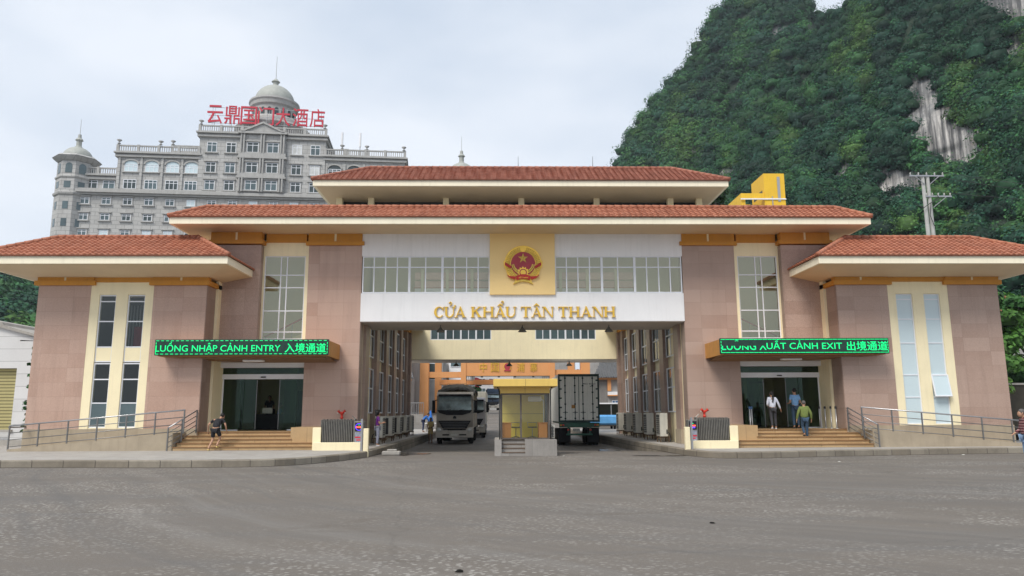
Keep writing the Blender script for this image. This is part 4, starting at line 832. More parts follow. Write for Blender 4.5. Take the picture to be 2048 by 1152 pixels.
def truck(lab, cx, y, z, paint, W=2.36, H=3.0, group=None, cargo=None):
    t = thing('truck', lab, 'truck', (cx, y, z), group); h = W/2; X = cx
    def B(name, mat, *bs, par=t, b=.04):
        m = MB(); [m.cbox(X+q[0], X+q[1], y+q[2], y+q[3], z+q[4], z+q[5], b) for q in bs]; return m.build(name, mat, par)
    # cab: side profile pushed across, screen leaning back
    m = MB(); prof = [(y+.10, z+.95), (y+.05, z+1.5), (y+.08, z+2.0), (y+.30, z+H-.25), (y+.48, z+H-.04), (y+.9, z+H), (y+2.0, z+H-.02), (y+2.05, z+.95)]
    m.prism(prof, X-h+.02, X+h-.02, 'x'); cab = m.build('cab', paint, t)
    m = MB(); f = .035; m.add([(X-h+.12, y+.085-f, z+2.05), (X+h-.12, y+.085-f, z+2.05), (X+h-.16, y+.29-f, z+H-.30), (X-h+.16, y+.29-f, z+H-.30)] + [(X-h+.12, y+.14, z+2.05), (X+h-.12, y+.14, z+2.05), (X+h-.16, y+.34, z+H-.30), (X-h+.16, y+.34, z+H-.30)], [(0,1,2,3),(4,5,1,0),(5,6,2,1),(6,7,3,2),(7,4,0,3)]); ws = m.build('windscreen', 'windscreen', t)
    m = MB(); m.prism([(X-h+.08, z+2.13), (X+h-.08, z+2.13), (X+h-.2, z+1.96), (X+.5, z+1.82), (X-.5, z+1.82), (X-h+.2, z+1.96)], y-.01, y+.09); m.build('wiper_cowl', 'truck_dark', t)
    m = MB(); m.T = Matrix.Translation((X, y+.1, z+2.06)) @ Matrix.Rotation(-.2, 4, 'X'); m.cyl((-.7, -.06, .02), (-.2, -.06, .12), .012, n=5); m.cyl((.05, -.06, .02), (.6, -.06, .1), .012, n=5); m.build('wipers', 'truck_dark', ws)
    B('sun_visor', 'truck_dark', (-h+.12, h-.12, .02, .32, H-.30, H-.16))
    m = MB(); m.prism([(X-h+.15, z+1.46), (X+h-.15, z+1.46), (X+h-.42, z+1.0), (X-h+.42, z+1.0)], y-.02, y+.08); g = m.build('grille', 'truck_dark', t)
    m = MB(); [m.box(X-h+.25+.09*k, X+h-.25-.09*k, y-.04, y-.02, z+1.36-.11*k, z+1.375-.11*k) for k in range(4)]; m.build('grille_bars', 'rail_grey', g)
    m = MB(); m.prism([(X-.11, z+1.60), (X+.11, z+1.60), (X+.09, z+1.72), (X, z+1.78), (X-.09, z+1.72)], y+.0, y+.06); m.build('badge', 'truck_dark', t)
    m = MB(); P = [(X-h, z+.42), (X+h, z+.42), (X+h, z+1.05), (X+h-.35, z+1.05), (X+h-.5, z+.86), (X-h+.5, z+.86), (X-h+.35, z+1.05), (X-h, z+1.05)]; m.prism(P, y-.12, y+.15); bp = m.build('bumper', 'truck_bumper', t)
    m = MB(); m.box(X-.75, X-.32, y-.125, y-.12, z+.55, z+.63); m.box(X+.3, X+.75, y-.125, y-.12, z+.55, z+.63); m.build('intake', 'truck_dark', bp)
    m = MB(); m.cbox(X-.22, X+.22, y-.135, y-.121, z+.52, z+.64, .004); pl = m.build('number_plate', 'plate_white', bp)
    for s in (-1, 1):
        m = MB(); m.T = Matrix.Translation((X+s*(h-.22), y-.11, z+.88)); m.sphere((0,0,0), (.15,.05,.13), 12, 8); m.build('headlight', 'headlamp', t, True)
        m = MB(); x = X+s*(h+.16); m.cbox(x-.10, x+.10, y+.05, y+.17, z+1.95, z+2.75, .03); m.cyl((X+s*(h-.05), y+.2, z+2.78), (x, y+.1, z+2.7), .025, n=6); m.cyl((X+s*(h-.05), y+.2, z+1.95), (x, y+.1, z+2.0), .022, n=6); m.build('mirror', 'truck_dark', t)
        m = MB(); xx = X+s*(h-.005); m.box(min(xx, xx+s*.01), max(xx, xx+s*.01), y+.55, y+1.5, z+1.95, z+2.65); m.build('side_window', 'windscreen', t)
        m = MB(); xx = X+s*(h-.19); m.cbox(xx-.17, xx+.17, y+.15, y+1.9, z+.5, z+.95, .05); m.build('wheel_arch', paint, t)
        wheel(t, X+s*(h-.17)-.15, X+s*(h-.17)+.15, y+1.0, z+.50, .50)
        for yy in (5.6, 7.0): wheel(t, X+s*(h-.3)-.27, X+s*(h-.3)+.27, y+yy, z+.50, .50)
    B('chassis', 'truck_dark', (-.45, .45, .3, 8.5, .55, .95)); 
    m = MB(); m.cbox(X-h+.15, X-h+.6, y+2.4, y+3.6, z+.5, z+1.0, .05); m.build('fuel_tank', 'steel', t)
    if cargo == 'load':
        B('cargo_bed', 'truck_taupe', (-h, h, 2.3, 8.8, 1.0, 1.25), (-h, -h+.06, 2.3, 8.8, 1.25, 2.8), (h-.06, h, 2.3, 8.8, 1.25, 2.8), (-h, h, 2.25, 2.31, 1.25, 2.7), b=.01)
        n = 22; V = []; q = MB(); rr = random.Random(3)
        def bump_sheet(x0, x1, y0, y1, zz, amp, nx, ny, drop):
            V = []; 
            for j in range(ny+1):
                for i in range(nx+1):
                    a = i/nx*2-1; bb = j/ny*2-1; V.append((x0+(x1-x0)*i/nx, y0+(y1-y0)*j/ny, zz-drop*(abs(a)**3)-.25*abs(bb)**6+amp*rr.uniform(-1, 1)))
            k = nx+1; return V, [(j*k+i, j*k+i+1, (j+1)*k+i+1, (j+1)*k+i) for j in range(ny) for i in range(nx)]
        V, F = bump_sheet(X-h-.02, X+h+.02, y+1.6, y+8.9, z+3.6, .05, 16, 20, .3); m = MB(); m.add(V, F); nb = len(V); V2 = [(p[0], p[1], z+2.45) for p in V]
        m.box(X-h+.02, X+h-.02, y+1.7, y+8.8, z+2.4, z+3.36); m.build('load', 'straw_load', t)
        V, F = bump_sheet(X-h-.06, X+h+.06, y+1.5, y+9, z+3.86, .06, 18, 24, .38); m = MB(); m.add(V, F)
        m2 = [(v[0], v[1], v[2]-.16) for v in V[:19]]; m.add(V[:19]+m2, [(i, i+1, i+20, i+19) for i in range(18)]); m.build('tarpaulin', 'tarp', t, True)
        m = MB()
        for k in range(5): yy = y+2+1.5*k; m.cyl((X-h-.07, yy, z+2.9), (X-h*.5, yy+.1, z+3.88), .015, n=4); m.cyl((X-h*.5, yy+.1, z+3.88), (X+h*.5, yy, z+3.9), .015, n=4); m.cyl((X+h*.5, yy, z+3.9), (X+h+.07, yy, z+2.9), .015, n=4)
        m.build('ropes', 'straw_load', t)
    if cargo == 'box': B('cargo_box', 'box_cream', (-h-.02, h+.04, 2.3, 9.8, 1.05, 3.6)); B('side_guard', 'truck_dark', (h-.3, h, 3.2, 5.2, .5, 1.0), (h-.06, h, 7.6, 9.4, .55, .95)); B('side_locker', 'white_paint', (h-.02, h+.02, 5.4, 6.3, .45, 1.0), b=.005)
    if cargo == 'high': B('cargo_box', 'truck_dark', (-h, h, 2.3, 9.8, 1.05, 3.55)); B('roof_fairing', paint, (-h+.2, h-.2, .5, 2.1, H, H+.7), b=.1)
    return t
truck('dusty taupe tipper truck with a tarpaulin tied over its high load, left lane', -3.93, 13.2, -.25, 'truck_taupe', H=3.3, cargo='load')
truck('white truck with a pale box body close behind the tarpaulin covered truck', -3.4, 23.5, -.22, 'truck_pale', W=2.5, H=3.1, cargo='box')
pm('truck_navy', (.03, .05, .09), .35, .2, 3)
truck('distant dark blue truck coming down the road beyond the orange gateway', -2.05, 91, 2.0, 'truck_navy', W=2.4, H=3.0, cargo='high')
# semi trailer with container, seen from behind
t = thing('container_trailer', 'white container with green lock rods on a dark green trailer, seen from behind', 'trailer', (3.69, 10.5, -.27)); X0, X1, Y, Z = 2.47, 4.93, 10.5, -.27
m = MB(); m.box(X0, X1, Y+.06, Y+12.2, 1.16, 3.97); m.build('container_body', 'container_white', t)
m = MB(); m.box(X0-.01, X1+.01, Y, Y+.08, 3.86, 4.0); m.box(X0-.01, X1+.01, Y, Y+.08, 1.13, 1.24); m.box(X0-.01, X0+.08, Y+.001, Y+.079, 1.24, 3.86); m.box(X1-.08, X1+.01, Y+.001, Y+.079, 1.24, 3.86); m.build('door_frame', 'door_gasket', t)
for a, b in ((X0+.10, 3.685), (3.72, X1-.10)):
    m = MB(); m.cbox(a, b, Y+.01, Y+.07, 1.26, 3.84, .01); d = m.build('door', 'container_white', t)
    for q in (.27, .80) if a < 3 else (.2, .73):
        x = a+(b-a)*q if True else 0; m = MB(); m.cyl((x, Y-.03, 1.2), (x, Y-.03, 3.9), .022, n=8)
        for zz in (1.35, 2.2, 2.9, 3.3, 3.75): m.box(x-.05, x+.05, Y-.04, Y+.012, zz-.04, zz+.04)
        m.build('lock_rod', 'door_gasket', d)
        m = MB(); m.box(x-.15, x+.15, Y-.05, Y-.02, 1.69, 1.72); m.box(x-.03, x+.03, Y-.055, Y-.02, 1.62, 1.79); m.build('handle', 'door_gasket', d)
    for zz in (1.42, 2.0, 2.55, 3.1, 3.62):
        m = MB(); (m.cbox(X0+.02, X0+.2, Y-.02, Y+.012, zz-.04, zz+.04, .008) if a < 3 else m.cbox(X1-.2, X1-.02, Y-.02, Y+.012, zz-.04, zz+.04, .008)); m.build('hinge', 'door_gasket', d)
m = MB(); m.box(3.69, 3.715, Y-.005, Y+.02, 1.26, 3.84); m.build('centre_gasket', 'door_gasket', t)
m = MB(); put_text(m, 'MNLU  802762 0', 3.98, 4.72, 3.37, 3.45, Y+.004, .006, .01); put_text(m, '45R1', 4.38, 4.58, 3.22, 3.29, Y+.004, .006, .01); m.build('marking', 'mark_grey', t)
m = MB(); m.box(3.25, 3.45, Y+.003, Y+.009, 1.95, 2.15); m.build('sticker', 'canopy_ochre', t)
m = MB(); m.box(3.0, 4.4, Y+.3, Y+12, .95, 1.12); m.cbox(X0+.02, X1-.02, Y-.05, Y+.15, .82, 1.1, .02); m.cbox(X0+.45, X1-.45, Y-.05, Y+.1, .35, .46, .02); m.box(3.0, 3.1, Y, Y+.1, .4, .9); m.box(4.3, 4.4, Y, Y+.1, .4, .9); m.build('chassis', 'chassis_green', t)
for x, c in ((X0+.12, 'lamp_amber'), (X0+.26, 'lamp_red'), (X1-.28, 'lamp_red'), (X1-.14, 'lamp_amber'), (3.02, 'lamp_red'), (4.36, 'lamp_red')):
    m = MB(); zz = .96 if x < 2.9 or x > 4.5 else .68; m.cbox(x-.06, x+.06, Y-.08, Y-.04, zz-.05, zz+.05, .012); m.build('tail_lamp', c, t)
m = MB(); m.cbox(3.3, 3.72, Y-.1, Y-.05, .58, .76, .01); m.build('number_plate', 'plate_white', t)
m = MB(); put_text(m, '20-R 4518', 3.33, 3.69, .62, .72, Y-.106, .005, .0); m.build('plate_lettering', 'mark_grey', t)
for a, b in ((X0+.02, X0+.72), (X1-.72, X1-.02)): m = MB(); m.box(a, b, Y+.25, Y+.27, Z+.2, .8); m.build('mud_flap', 'truck_dark', t)
for yy in (.9, 2.2, 3.5):
    for a in (X0+.02, X0+.35, X1-.63, X1-.30): wheel(t, a, a+.28, Y+yy, Z+.5, .5)

# ---------------------------------------------------------------- people
pm('skin', (.42, .235, .15), .55, .08, 9); pm('skin_dark', (.28, .15, .09), .55, .08, 9); pm('hair_black', (.012, .010, .009), .6, .3, 20)
for n_, c_ in dict(cloth_black=(.012,.012,.016), cloth_purple=(.115,.012,.17), cloth_grey=(.24,.25,.31), cloth_sand=(.80,.62,.25), cloth_khaki=(.65,.48,.17), cloth_white=(.58,.60,.68), cloth_charcoal=(.035,.035,.04), cloth_blue=(.20,.40,.68), cloth_green=(.14,.18,.045), cloth_denim=(.035,.07,.12), cloth_navy=(.015,.025,.075), cloth_azure=(.03,.16,.55), cloth_pale_jean=(.20,.30,.45), shoe_white=(.6,.6,.62), shoe_brown=(.13,.06,.03), cloth_red=(.4,.02,.03)).items(): pm(n_, c_, .8, .15, 14, bmp=.25, fine=30)
mm, t_, b_ = nodes('cloth_striped'); w_ = t_.nodes.new('ShaderNodeTexWave'); w_.bands_direction = 'Z'; w_.inputs['Scale'].default_value = 4.2; t_.links.new(coords(t_), w_.inputs['Vector'])
t_.links.new(ramp(t_, w_.outputs['Fac'], [(0, (.015,.012,.02)), (.38, (.015,.012,.02)), (.42, (.45,.02,.03)), (.72, (.45,.02,.03)), (.76, (.6,.58,.55)), (.86, (.6,.58,.55)), (.9, (.02,.02,.02))]), b_.inputs['Base Color']); b_.inputs['Roughness'].default_value = .85; MATS['cloth_striped'] = mm
def skin(name, V, Ed, Rd, mat, par, sub=2, extra=None):
    me = bpy.data.meshes.new(name); me.from_pydata([tuple(v) for v in V], Ed, []); ob = bpy.data.objects.new(name, me); COL.objects.link(ob)
    sm = ob.modifiers.new('s', 'SKIN'); sm.use_smooth_shade = True
    for i, r in enumerate(Rd): d = me.skin_vertices[0].data[i]; d.radius = r if hasattr(r, '__len__') else (r, r); d.use_root = (i == 0)
    seen = set(); adj = {i: [] for i in range(len(V))}
    for a, b in Ed: adj[a].append(b); adj[b].append(a)
    for i in range(len(V)):
        if i not in seen:
            me.skin_vertices[0].data[i].use_root = True; st = [i]
            while st:
                q = st.pop()
                if q in seen: continue
                seen.add(q); st += adj[q]
    ss = ob.modifiers.new('u', 'SUBSURF'); ss.levels = ss.render_levels = sub
    dg = bpy.context.evaluated_depsgraph_get(); em = bpy.data.meshes.new_from_object(ob.evaluated_get(dg))
    bpy.data.objects.remove(ob); V2 = [tuple(v.co) for v in em.vertices]; F2 = [tuple(p.vertices) for p in em.polygons]; bpy.data.meshes.remove(em)
    m = MB(); m.add(V2, F2)
    if extra: extra(m)
    me = bpy.data.meshes.new(name); me.from_pydata(m.v, [], m.f); me.polygons.foreach_set('use_smooth', [True]*len(me.polygons)); return link_mesh(name, me, mat, par)
STAND = dict(pel=(0,0,.92), wai=(0,.0,1.06), che=(0,0,1.26), nec=(0,.0,1.43), hea=(0,.01,1.57), sR=(.17,0,1.38), eR=(.23,-.02,1.10), wR=(.25,.04,.86), sL=(-.17,0,1.38), eL=(-.23,-.02,1.10), wL=(-.25,.04,.86),
             hR=(.09,0,.90), kR=(.10,.02,.50), aR=(.10,-.02,.08), hL=(-.09,0,.90), kL=(-.10,.02,.50), aL=(-.10,-.02,.08))
def person(lab, loc, yaw, pose={}, shirt='cloth_black', trou='cloth_black', shoes='shoe_brown', hair='short', sleeve='short', legs='long', scale=1, group=None, sk='skin', fat=1, par=None, toes=None, extra=None):
    J = {k: Vector(v) for k, v in {**STAND, **pose}.items()}; t = thing('person', lab, 'person', (0,0,0), group)
    sd = {}; V = []; Rd = []; Ed = []
    def nd(p, r): V.append(p); Rd.append(r); return len(V)-1
    def ln(a, b): Ed.append((a, b))
    # body, one continuous surface; skin modifier rooted at the pelvis
    pe = nd(J['pel'], (.125, .10)); wa = nd(J['wai'], (.115, .09)); ch = nd(J['che'], (.135, .10)); nk = nd(J['nec'], .055); hb = nd(J['nec'].lerp(J['hea'], .5), .055); hd = nd(J['hea'], (.075, .09)); ht = nd(J['hea']+(J['hea']-J['nec']).normalized()*.07, (.06, .07))
    for a, b in ((pe, wa), (wa, ch), (ch, nk), (nk, hb), (hb, hd), (hd, ht)): ln(a, b)
    for s in 'RL':
        a = nd(J['s'+s], .055); b = nd(J['e'+s], .040); w = nd(J['w'+s], .027); ln(ch, a); ln(a, b); ln(b, w)
        d = (J['w'+s]-J['e'+s]).normalized(); hp = nd(J['w'+s]+d*.07, (.033, .018)); ln(w, hp); sx = 1 if s == 'R' else -1
        lat = Vector((0, 1, 0)) if abs(d.y) < .7 else Vector((1, 0, 0)); bend = Vector((-sx*.35, 0, 0))
        for k, (o, L) in enumerate(((-.024, .075), (-.008, .085), (.008, .08), (.024, .065))):
            p0 = J['w'+s]+d*.085+lat*o; p1 = p0+(d+bend*.5).normalized()*L*.5; p2 = p1+(d*.7+bend).normalized()*L*.5
            i0 = nd(p0, .0095); i1 = nd(p1, .0085); i2 = nd(p2, .007); ln(hp, i0); ln(i0, i1); ln(i1, i2)
        p0 = J['w'+s]+d*.04+lat*.03; i0 = nd(p0+lat*.01, .011); i1 = nd(p0+lat*.025+d*.03, .009); ln(hp, i0); ln(i0, i1)
        h = nd(J['h'+s], .085); k = nd(J['k'+s], .055); an = nd(J['a'+s], .036); ln(pe, h); ln(h, k); ln(k, an)
        td = Vector((toes or {}).get(s, (0, .13, -.05))); fo = nd(J['a'+s]+td, (.035, .022)); ln(an, fo)
    up = (J['hea']-J['nec']).normalized(); c = J['hea']
    def face(m):
        m.sphere(c+Vector((0,.085,-.01)), (.014,.02,.022), 6, 5); [m.sphere(c+Vector((s*.082,0,0)), (.012,.02,.028), 6, 5) for s in (-1, 1)]; m.sphere(c+Vector((0,.02,-.02)), (.072,.085,.095), 12, 9)
    skin('body', V, Ed, Rd, sk, t, 1, face)
    m = MB()
    for s in (-1, 1): m.sphere(c+Vector((s*.03,.088,.015)), (.012,.008,.007), 6, 4)
    m.build('eyes', 'hair_black', t); m = MB(); m.sphere(c+Vector((0,.09,-.055)), (.022,.006,.006), 6, 4); m.build('mouth', 'cloth_red', t)
    f = fat; V = []; Rd = []; Ed = []
    q = [nd(J['pel']+Vector((0,0,.0)), (.155*f,.12*f)), nd(J['wai'], (.148*f,.115*f)), nd(J['che'], (.165*f,.12*f)), nd(J['nec']-Vector((0,0,.035)), .07)]; ln(q[0], q[1]); ln(q[1], q[2]); ln(q[2], q[3])
    for s in 'RL':
        a = nd(J['s'+s], .068*f); b = nd(J['s'+s].lerp(J['e'+s], .72 if sleeve == 'short' else 1), .056*f if sleeve == 'short' else .052*f); ln(q[2], a); ln(a, b)
        if sleeve == 'long': w = nd(J['e'+s].lerp(J['w'+s], .96), .042); ln(b, w)
    skin('shirt', V, Ed, Rd, shirt, t, 2)
    V = []; Rd = []; Ed = []; p = nd(J['pel'], (.145, .118)); 
    for s in 'RL':
        h = nd(J['h'+s]-Vector((0,0,.02)), .098); ln(p, h)
        if legs == 'long': k = nd(J['k'+s], .07); a = nd(J['a'+s]+(J['k'+s]-J['a'+s])*.08, .052); ln(h, k); ln(k, a)
        else: k = nd(J['h'+s].lerp(J['k'+s], .86), .088); ln(h, k)
    skin('trousers', V, Ed, Rd, trou, t, 2)
    for s in 'RL':
        a = J['a'+s]; td = Vector((toes or {}).get(s, (0, .13, -.05))); V = []; Rd = []; Ed = []
        i = nd(a+Vector((0,-.03,-.045)), (.042,.035)); j = nd(a+td*.5+Vector((0,0,-.03)), (.042,.03)); k = nd(a+td*1.1+Vector((0,0,-.005)), (.04,.024)); ln(i, j); ln(j, k); skin('shoe', V, Ed, Rd, shoes, t, 1)
    m = MB(); h0 = c+up*.02
    if hair == 'short': m.sphere(h0+Vector((0,-.02,.02)), (.088,.097,.095), 14, 10)
    if hair == 'afro': m.sphere(h0+Vector((0,-.035,.02)), (.135,.13,.14), 14, 10); [m.sphere(h0+Vector((.12*cos(k*1.3),-.05+.08*sin(k*2.1),.03+.11*sin(k*.9))), .055, 8, 6) for k in range(10)]
    if hair in ('pony', 'long'):
        m.sphere(h0+Vector((0,-.02,.02)), (.088,.1,.1), 14, 10); m.cyl(h0+Vector((0,-.11,.03)), h0+Vector((.01,-.17,-.16)), .035, .045, 8); m.cyl(h0+Vector((.01,-.17,-.16)), h0+Vector((0,-.15,-.40)), .045, .02, 8)
    if hair == 'grey': m.sphere(h0+Vector((0,-.02,.02)), (.085,.093,.09), 14, 10)
    # open the face: pull hair vertices in front of the face back
    m.v = [(x, min(y, c.y+.045) if z < c.z+.045 and y > c.y+.03 else y, z) for x, y, z in m.v]
    m.build('hair', 'hair_grey' if hair == 'grey' else 'hair_black', t, True)
    if extra: extra(t, J)
    t.location = loc; t.rotation_euler.z = yaw; t.scale = (scale,)*3; return t
pm('hair_grey', (.10, .09, .085), .7, .3, 20)
bend = dict(pel=(0,-.03,.86), wai=(0,.03,.99), che=(.0,.17,1.15), nec=(.02,.29,1.29), hea=(.05,.38,1.39), sR=(.20,.20,1.25), eR=(.33,.16,1.02), wR=(.31,.30,.80), sL=(-.18,.16,1.24), eL=(-.34,.02,1.04), wL=(-.38,.10,.80),
            hR=(.10,-.02,.84), kR=(.14,.16,.52), aR=(.10,-.04,.20), hL=(-.09,-.04,.83), kL=(-.10,.0,.45), aL=(-.16,-.22,.09))
person('person in black T-shirt and black shorts leaning forward onto the left stairs', (-12.78, -3.15, .24), R(-8), bend, 'cloth_black', 'cloth_black', 'cloth_khaki', legs='short')
def phone(t, J): m = MB(); m.cbox(.05, .13, .36, .375, 1.16, 1.32, .004); m.build('phone', 'truck_dark', t)
person('person with curly hair in a purple shirt and grey trousers holding a phone', (-6.68, .15, .24), R(-75), dict(wR=(.10,.28,1.12), eR=(.22,.06,1.08), wL=(-.02,.26,1.14), eL=(-.21,.06,1.07)), 'cloth_purple', 'cloth_grey', 'shoe_white', hair='afro', scale=.93, extra=phone)
person('person in a yellow shirt and khaki shorts standing beside the tarpaulin covered truck', (-5.62, 15.2, -.25), R(165), dict(wR=(.08,.24,1.0), eR=(.22,.02,1.1), wL=(-.05,.24,1.0), eL=(-.22,.02,1.1), aR=(.12,-.1,.08)), 'cloth_sand', 'cloth_khaki', 'shoe_brown', legs='short', sk='skin_dark', scale=.98)
person('person in a bright blue shirt bending over goods at the far left of the passage', (-7.0, 24.0, .24), R(-80), dict(wai=(0,.06,1.02), che=(0,.22,1.14), nec=(0,.34,1.26), hea=(0,.42,1.36), sR=(.17,.24,1.22), eR=(.2,.36,1.0), wR=(.16,.5,.8), sL=(-.17,.24,1.22), eL=(-.2,.34,1.0), wL=(-.16,.5,.8)), 'cloth_azure', 'cloth_navy', sleeve='long', scale=.98)
person('person with a long ponytail, white sweater and black leggings, right stairs', (11.0, -1.35, .95), R(-3), dict(kL=(-.08,-.02,.5), aL=(-.10,-.14,.10), sR=(.16,0,1.37), eR=(.26,-.02,1.13), wR=(.36,.05,.90), wL=(-.1,.22,1.0), eL=(-.22,.0,1.1), hea=(-.01,.03,1.56)), 'cloth_white', 'cloth_charcoal', 'shoe_white', hair='pony', sleeve='long', scale=.98)
person('person in a pale blue T-shirt walking through the exit door, seen from behind', (12.42, -.35, .95), R(5), dict(wR=(.2,.24,1.06), wL=(-.2,.24,1.06)), 'cloth_blue', 'cloth_denim', 'cloth_black', scale=1.07)
walk = dict(kR=(.09,.06,.5), aR=(.09,.10,.10), kL=(-.07,.12,.56), aL=(-.05,-.02,.24), eR=(.27,-.06,1.12), wR=(.29,.02,.88), eL=(-.27,0,1.12), wL=(-.31,.06,.88))
person('person in a loose olive green jacket and jeans climbing the right stairs', (12.0, -2.3, .52), R(-6), walk, 'cloth_green', 'cloth_denim', 'cloth_black', hair='grey', sleeve='long', fat=1.22, scale=.98)
person('dark figure in navy clothes standing just inside the exit door, left of the ponytail', (11.0, 1.5, .95), R(20), {}, 'cloth_navy', 'cloth_charcoal', legs='short', sk='skin_dark', scale=.97)
person('older person in a red and black striped jacket, cut by the right edge', (14.6, -12.0, 0), R(75), dict(eR=(.22,.04,1.1), wR=(.14,.22,1.0), hea=(0,.06,1.55)), 'cloth_striped', 'cloth_pale_jean', hair='grey', sleeve='long', scale=1.06, fat=1.15)
sit = dict(pel=(0,0,.48), wai=(0,0,.62), che=(0,.02,.84), nec=(0,.03,1.0), hea=(0,.05,1.14), sR=(.18,.02,.95), eR=(.24,.14,.70), wR=(.14,.38,.68), sL=(-.18,.02,.95), eL=(-.24,.12,.70), wL=(-.12,.36,.68), hR=(.10,.04,.46), kR=(.14,.46,.48), aR=(.14,.46,.08), hL=(-.10,.04,.46), kL=(-.14,.46,.48), aL=(-.14,.46,.08))
person('seated person in a light blue uniform shirt inside the entry hall', (-11.9, 2.6, .98), R(-70), sit, 'cloth_blue', 'cloth_navy')
person('dark standing silhouette behind the desk in the entry hall', (-12.8, 3.9, .95), R(180), {}, 'cloth_black', 'cloth_black', sk='skin_dark', scale=1.0)
t = thing('reception_desk', 'dark desk with a white monitor in the entry hall', 'desk', (-12.3, 2.4, .95))
m = MB(); m.cbox(-12.95, -11.4, 2.0, 2.5, .95, 1.7, .02); m.build('counter', 'truck_dark', t); m = MB(); m.cbox(-12.6, -12.1, 2.1, 2.2, 1.72, 2.0, .03); m.build('monitor', 'plate_white', t)
t = thing('office_chair', 'dark chair under the seated officer in the entry hall', 'chair', (-11.95, 2.6, .95)); m = MB(); m.cbox(-12.2, -11.7, 2.35, 2.85, 1.28, 1.4, .03); m.cyl((-11.95,2.6,.95),(-11.95,2.6,1.3),.05); m.build('seat', 'truck_dark', t); m = MB(); m.cbox(-12.25, -12.17, 2.38, 2.82, 1.42, 1.95, .02); m.build('backrest', 'truck_dark', t)
# ---------------------------------------------------------------- hotel behind, on the left
HO = (-35, 108, 0); TH = R(5.2)
HT = thing('hotel_building', 'tall grey stone hotel with a central dome, corner turret and balustrades behind the gate', 'hotel', (0, 0, 0))
def hb(name, mat, *bs, par=HT, c=0):
    m = MB(); [(m.cbox(*b, c) if c else m.box(*b)) for b in bs]; return m.build(name, mat, par)
hb('wall', 'hotel_stone', (-49, 24.5, 0, 20, 0, 44.2))
hb('cornice', 'hotel_trim', (-49.2, 24.8, -.5, 20, 43.5, 43.9), (-49.5, 25, -.9, 20, 43.9, 44.5), (-49.3, 24.8, -.6, 20, 44.5, 44.75))
BLK = ((-48, -40.8, 1.0, 47.8), (-40.8, -25.5, .2, 52.3), (-25.5, -1.0, -.2, 56.9), (-1.0, 14.9, .2, 52.9), (14.9, 22.6, 1.0, 47.8))
for a, b, y, z in BLK:
    hb('upper_wall', 'hotel_stone', (a, b, y, 18, 44.75, z)); hb('parapet_cornice', 'hotel_trim', (a-.4, b+.4, y-.5, 18, z-.9, z-.5), (a-.2, b+.2, y-.25, 18, z-.5, z-.2), (a-.6, b+.6, y-.8, 18, z-.2, z+.1))
def balustrade(a, b, y, z):
    m = MB(); m.box(a, b, y, y+.3, z+1.15, z+1.4); m.box(a, b, y, y+.3, z, z+.2)
    n = int((b-a)/.42)
    for i in range(n): x = a+.2+(b-a-.4)*i/(n-1); m.box(x-.07, x+.07, y+.08, y+.22, z+.2, z+1.15)
    n = max(1, round((b-a)/4.0))
    for i in range(n+1): x = a+(b-a)*i/n; m.box(x-.25, x+.25, y-.05, y+.35, z+.001, z+1.5)
    m.build('balustrade', 'hotel_trim', HT)
def urn(x, y, z): m = MB(); m.lathe([(.3,0),(.3,.1),(.1,.2),(.12,.35),(.5,.7),(.42,.8),(.1,.82)], (x, y, z), 12); m.build('urn', 'hotel_trim', HT, True)
for a, b, y, z in BLK: balustrade(a, b, y-.5, z+.1)
balustrade(-31.5, -25.6, 2.2, 53.6); hb('set_back_wall', 'hotel_stone', (-31.6, -25.6, 2.0, 16, 52.3, 53.6)); balustrade(-1, 7.2, 2.2, 53.9); hb('set_back_wall', 'hotel_stone', (-1, 7.3, 2.0, 16, 52.9, 53.9))
for x, y, z in ((-40.6,-.3,54),(-32.8,-.3,54),(-31.4,2.3,55.1),(-25.3,-.6,58.5),(-1.2,-.6,58.5),(7,2.3,55.4),(14.7,-.3,54.5),(2,2.3,55.4)): urn(x, y, z)
def hwin(x, z0, w, h, y, glass='glass_hotel', sill=True, head=True, arch=False):
    m = MB(); a, b = x-w/2, x+w/2; t = .1
    m.box(a, a+t, y-.06, y+.05, z0, z0+h); m.box(b-t, b, y-.06, y+.05, z0, z0+h); m.box(a+t, b-t, y-.059, y+.05, z0, z0+t); m.box(a+t, b-t, y-.059, y+.05, z0+h-t, z0+h)
    n = 3 if w > 2.2 else 2
    for i in range(1, n): q = a+w*i/n; m.box(q-t/2, q+t/2, y-.055, y+.05, z0+t, z0+h-t)
    m.box(a+t, b-t, y-.05, y+.049, z0+h*.68, z0+h*.68+t)
    f = m.build('window', 'pvc_frame', HT)
    m = MB(); m.box(a+.03, b-.03, y-.02, y-.01, z0+.03, z0+h-.03); m.build('pane', glass, f)
    m = MB()
    if sill: m.box(a-.35, b+.35, y-.30, y, z0-.22, z0-.02)
    if head: m.box(a-.35, b+.35, y-.28, y, z0+h+.12, z0+h+.3); m.box(a-.2, a-.02, y-.12, y, z0, z0+h+.12); m.box(b+.02, b+.2, y-.12, y, z0, z0+h+.12)
    if arch:
        P = [(x+w/2*cos(pi*k/10), z0+h+.01+.75*sin(pi*k/10)) for k in range(11)]; m2 = MB(); m2.prism(P, y-.04, y-.02); m2.build('arch_pane', glass, f)
        Q = [(x+(w/2+.3)*cos(pi*k/10), z0+h+.02+1.05*sin(pi*k/10)) for k in range(11)]; Pn = [(p[0], p[1]+.02) for p in P]
        for k in range(10): m.prism([Pn[k], Pn[k+1], Q[k+1], Q[k]], y-.25, y)
    m.build('surround', 'hotel_trim', f)
gl = lambda: random.choice(['glass_hotel', 'glass_hotel', 'glass_hotel', 'glass_dark', 'glass_dark', 'curtain_pale'])
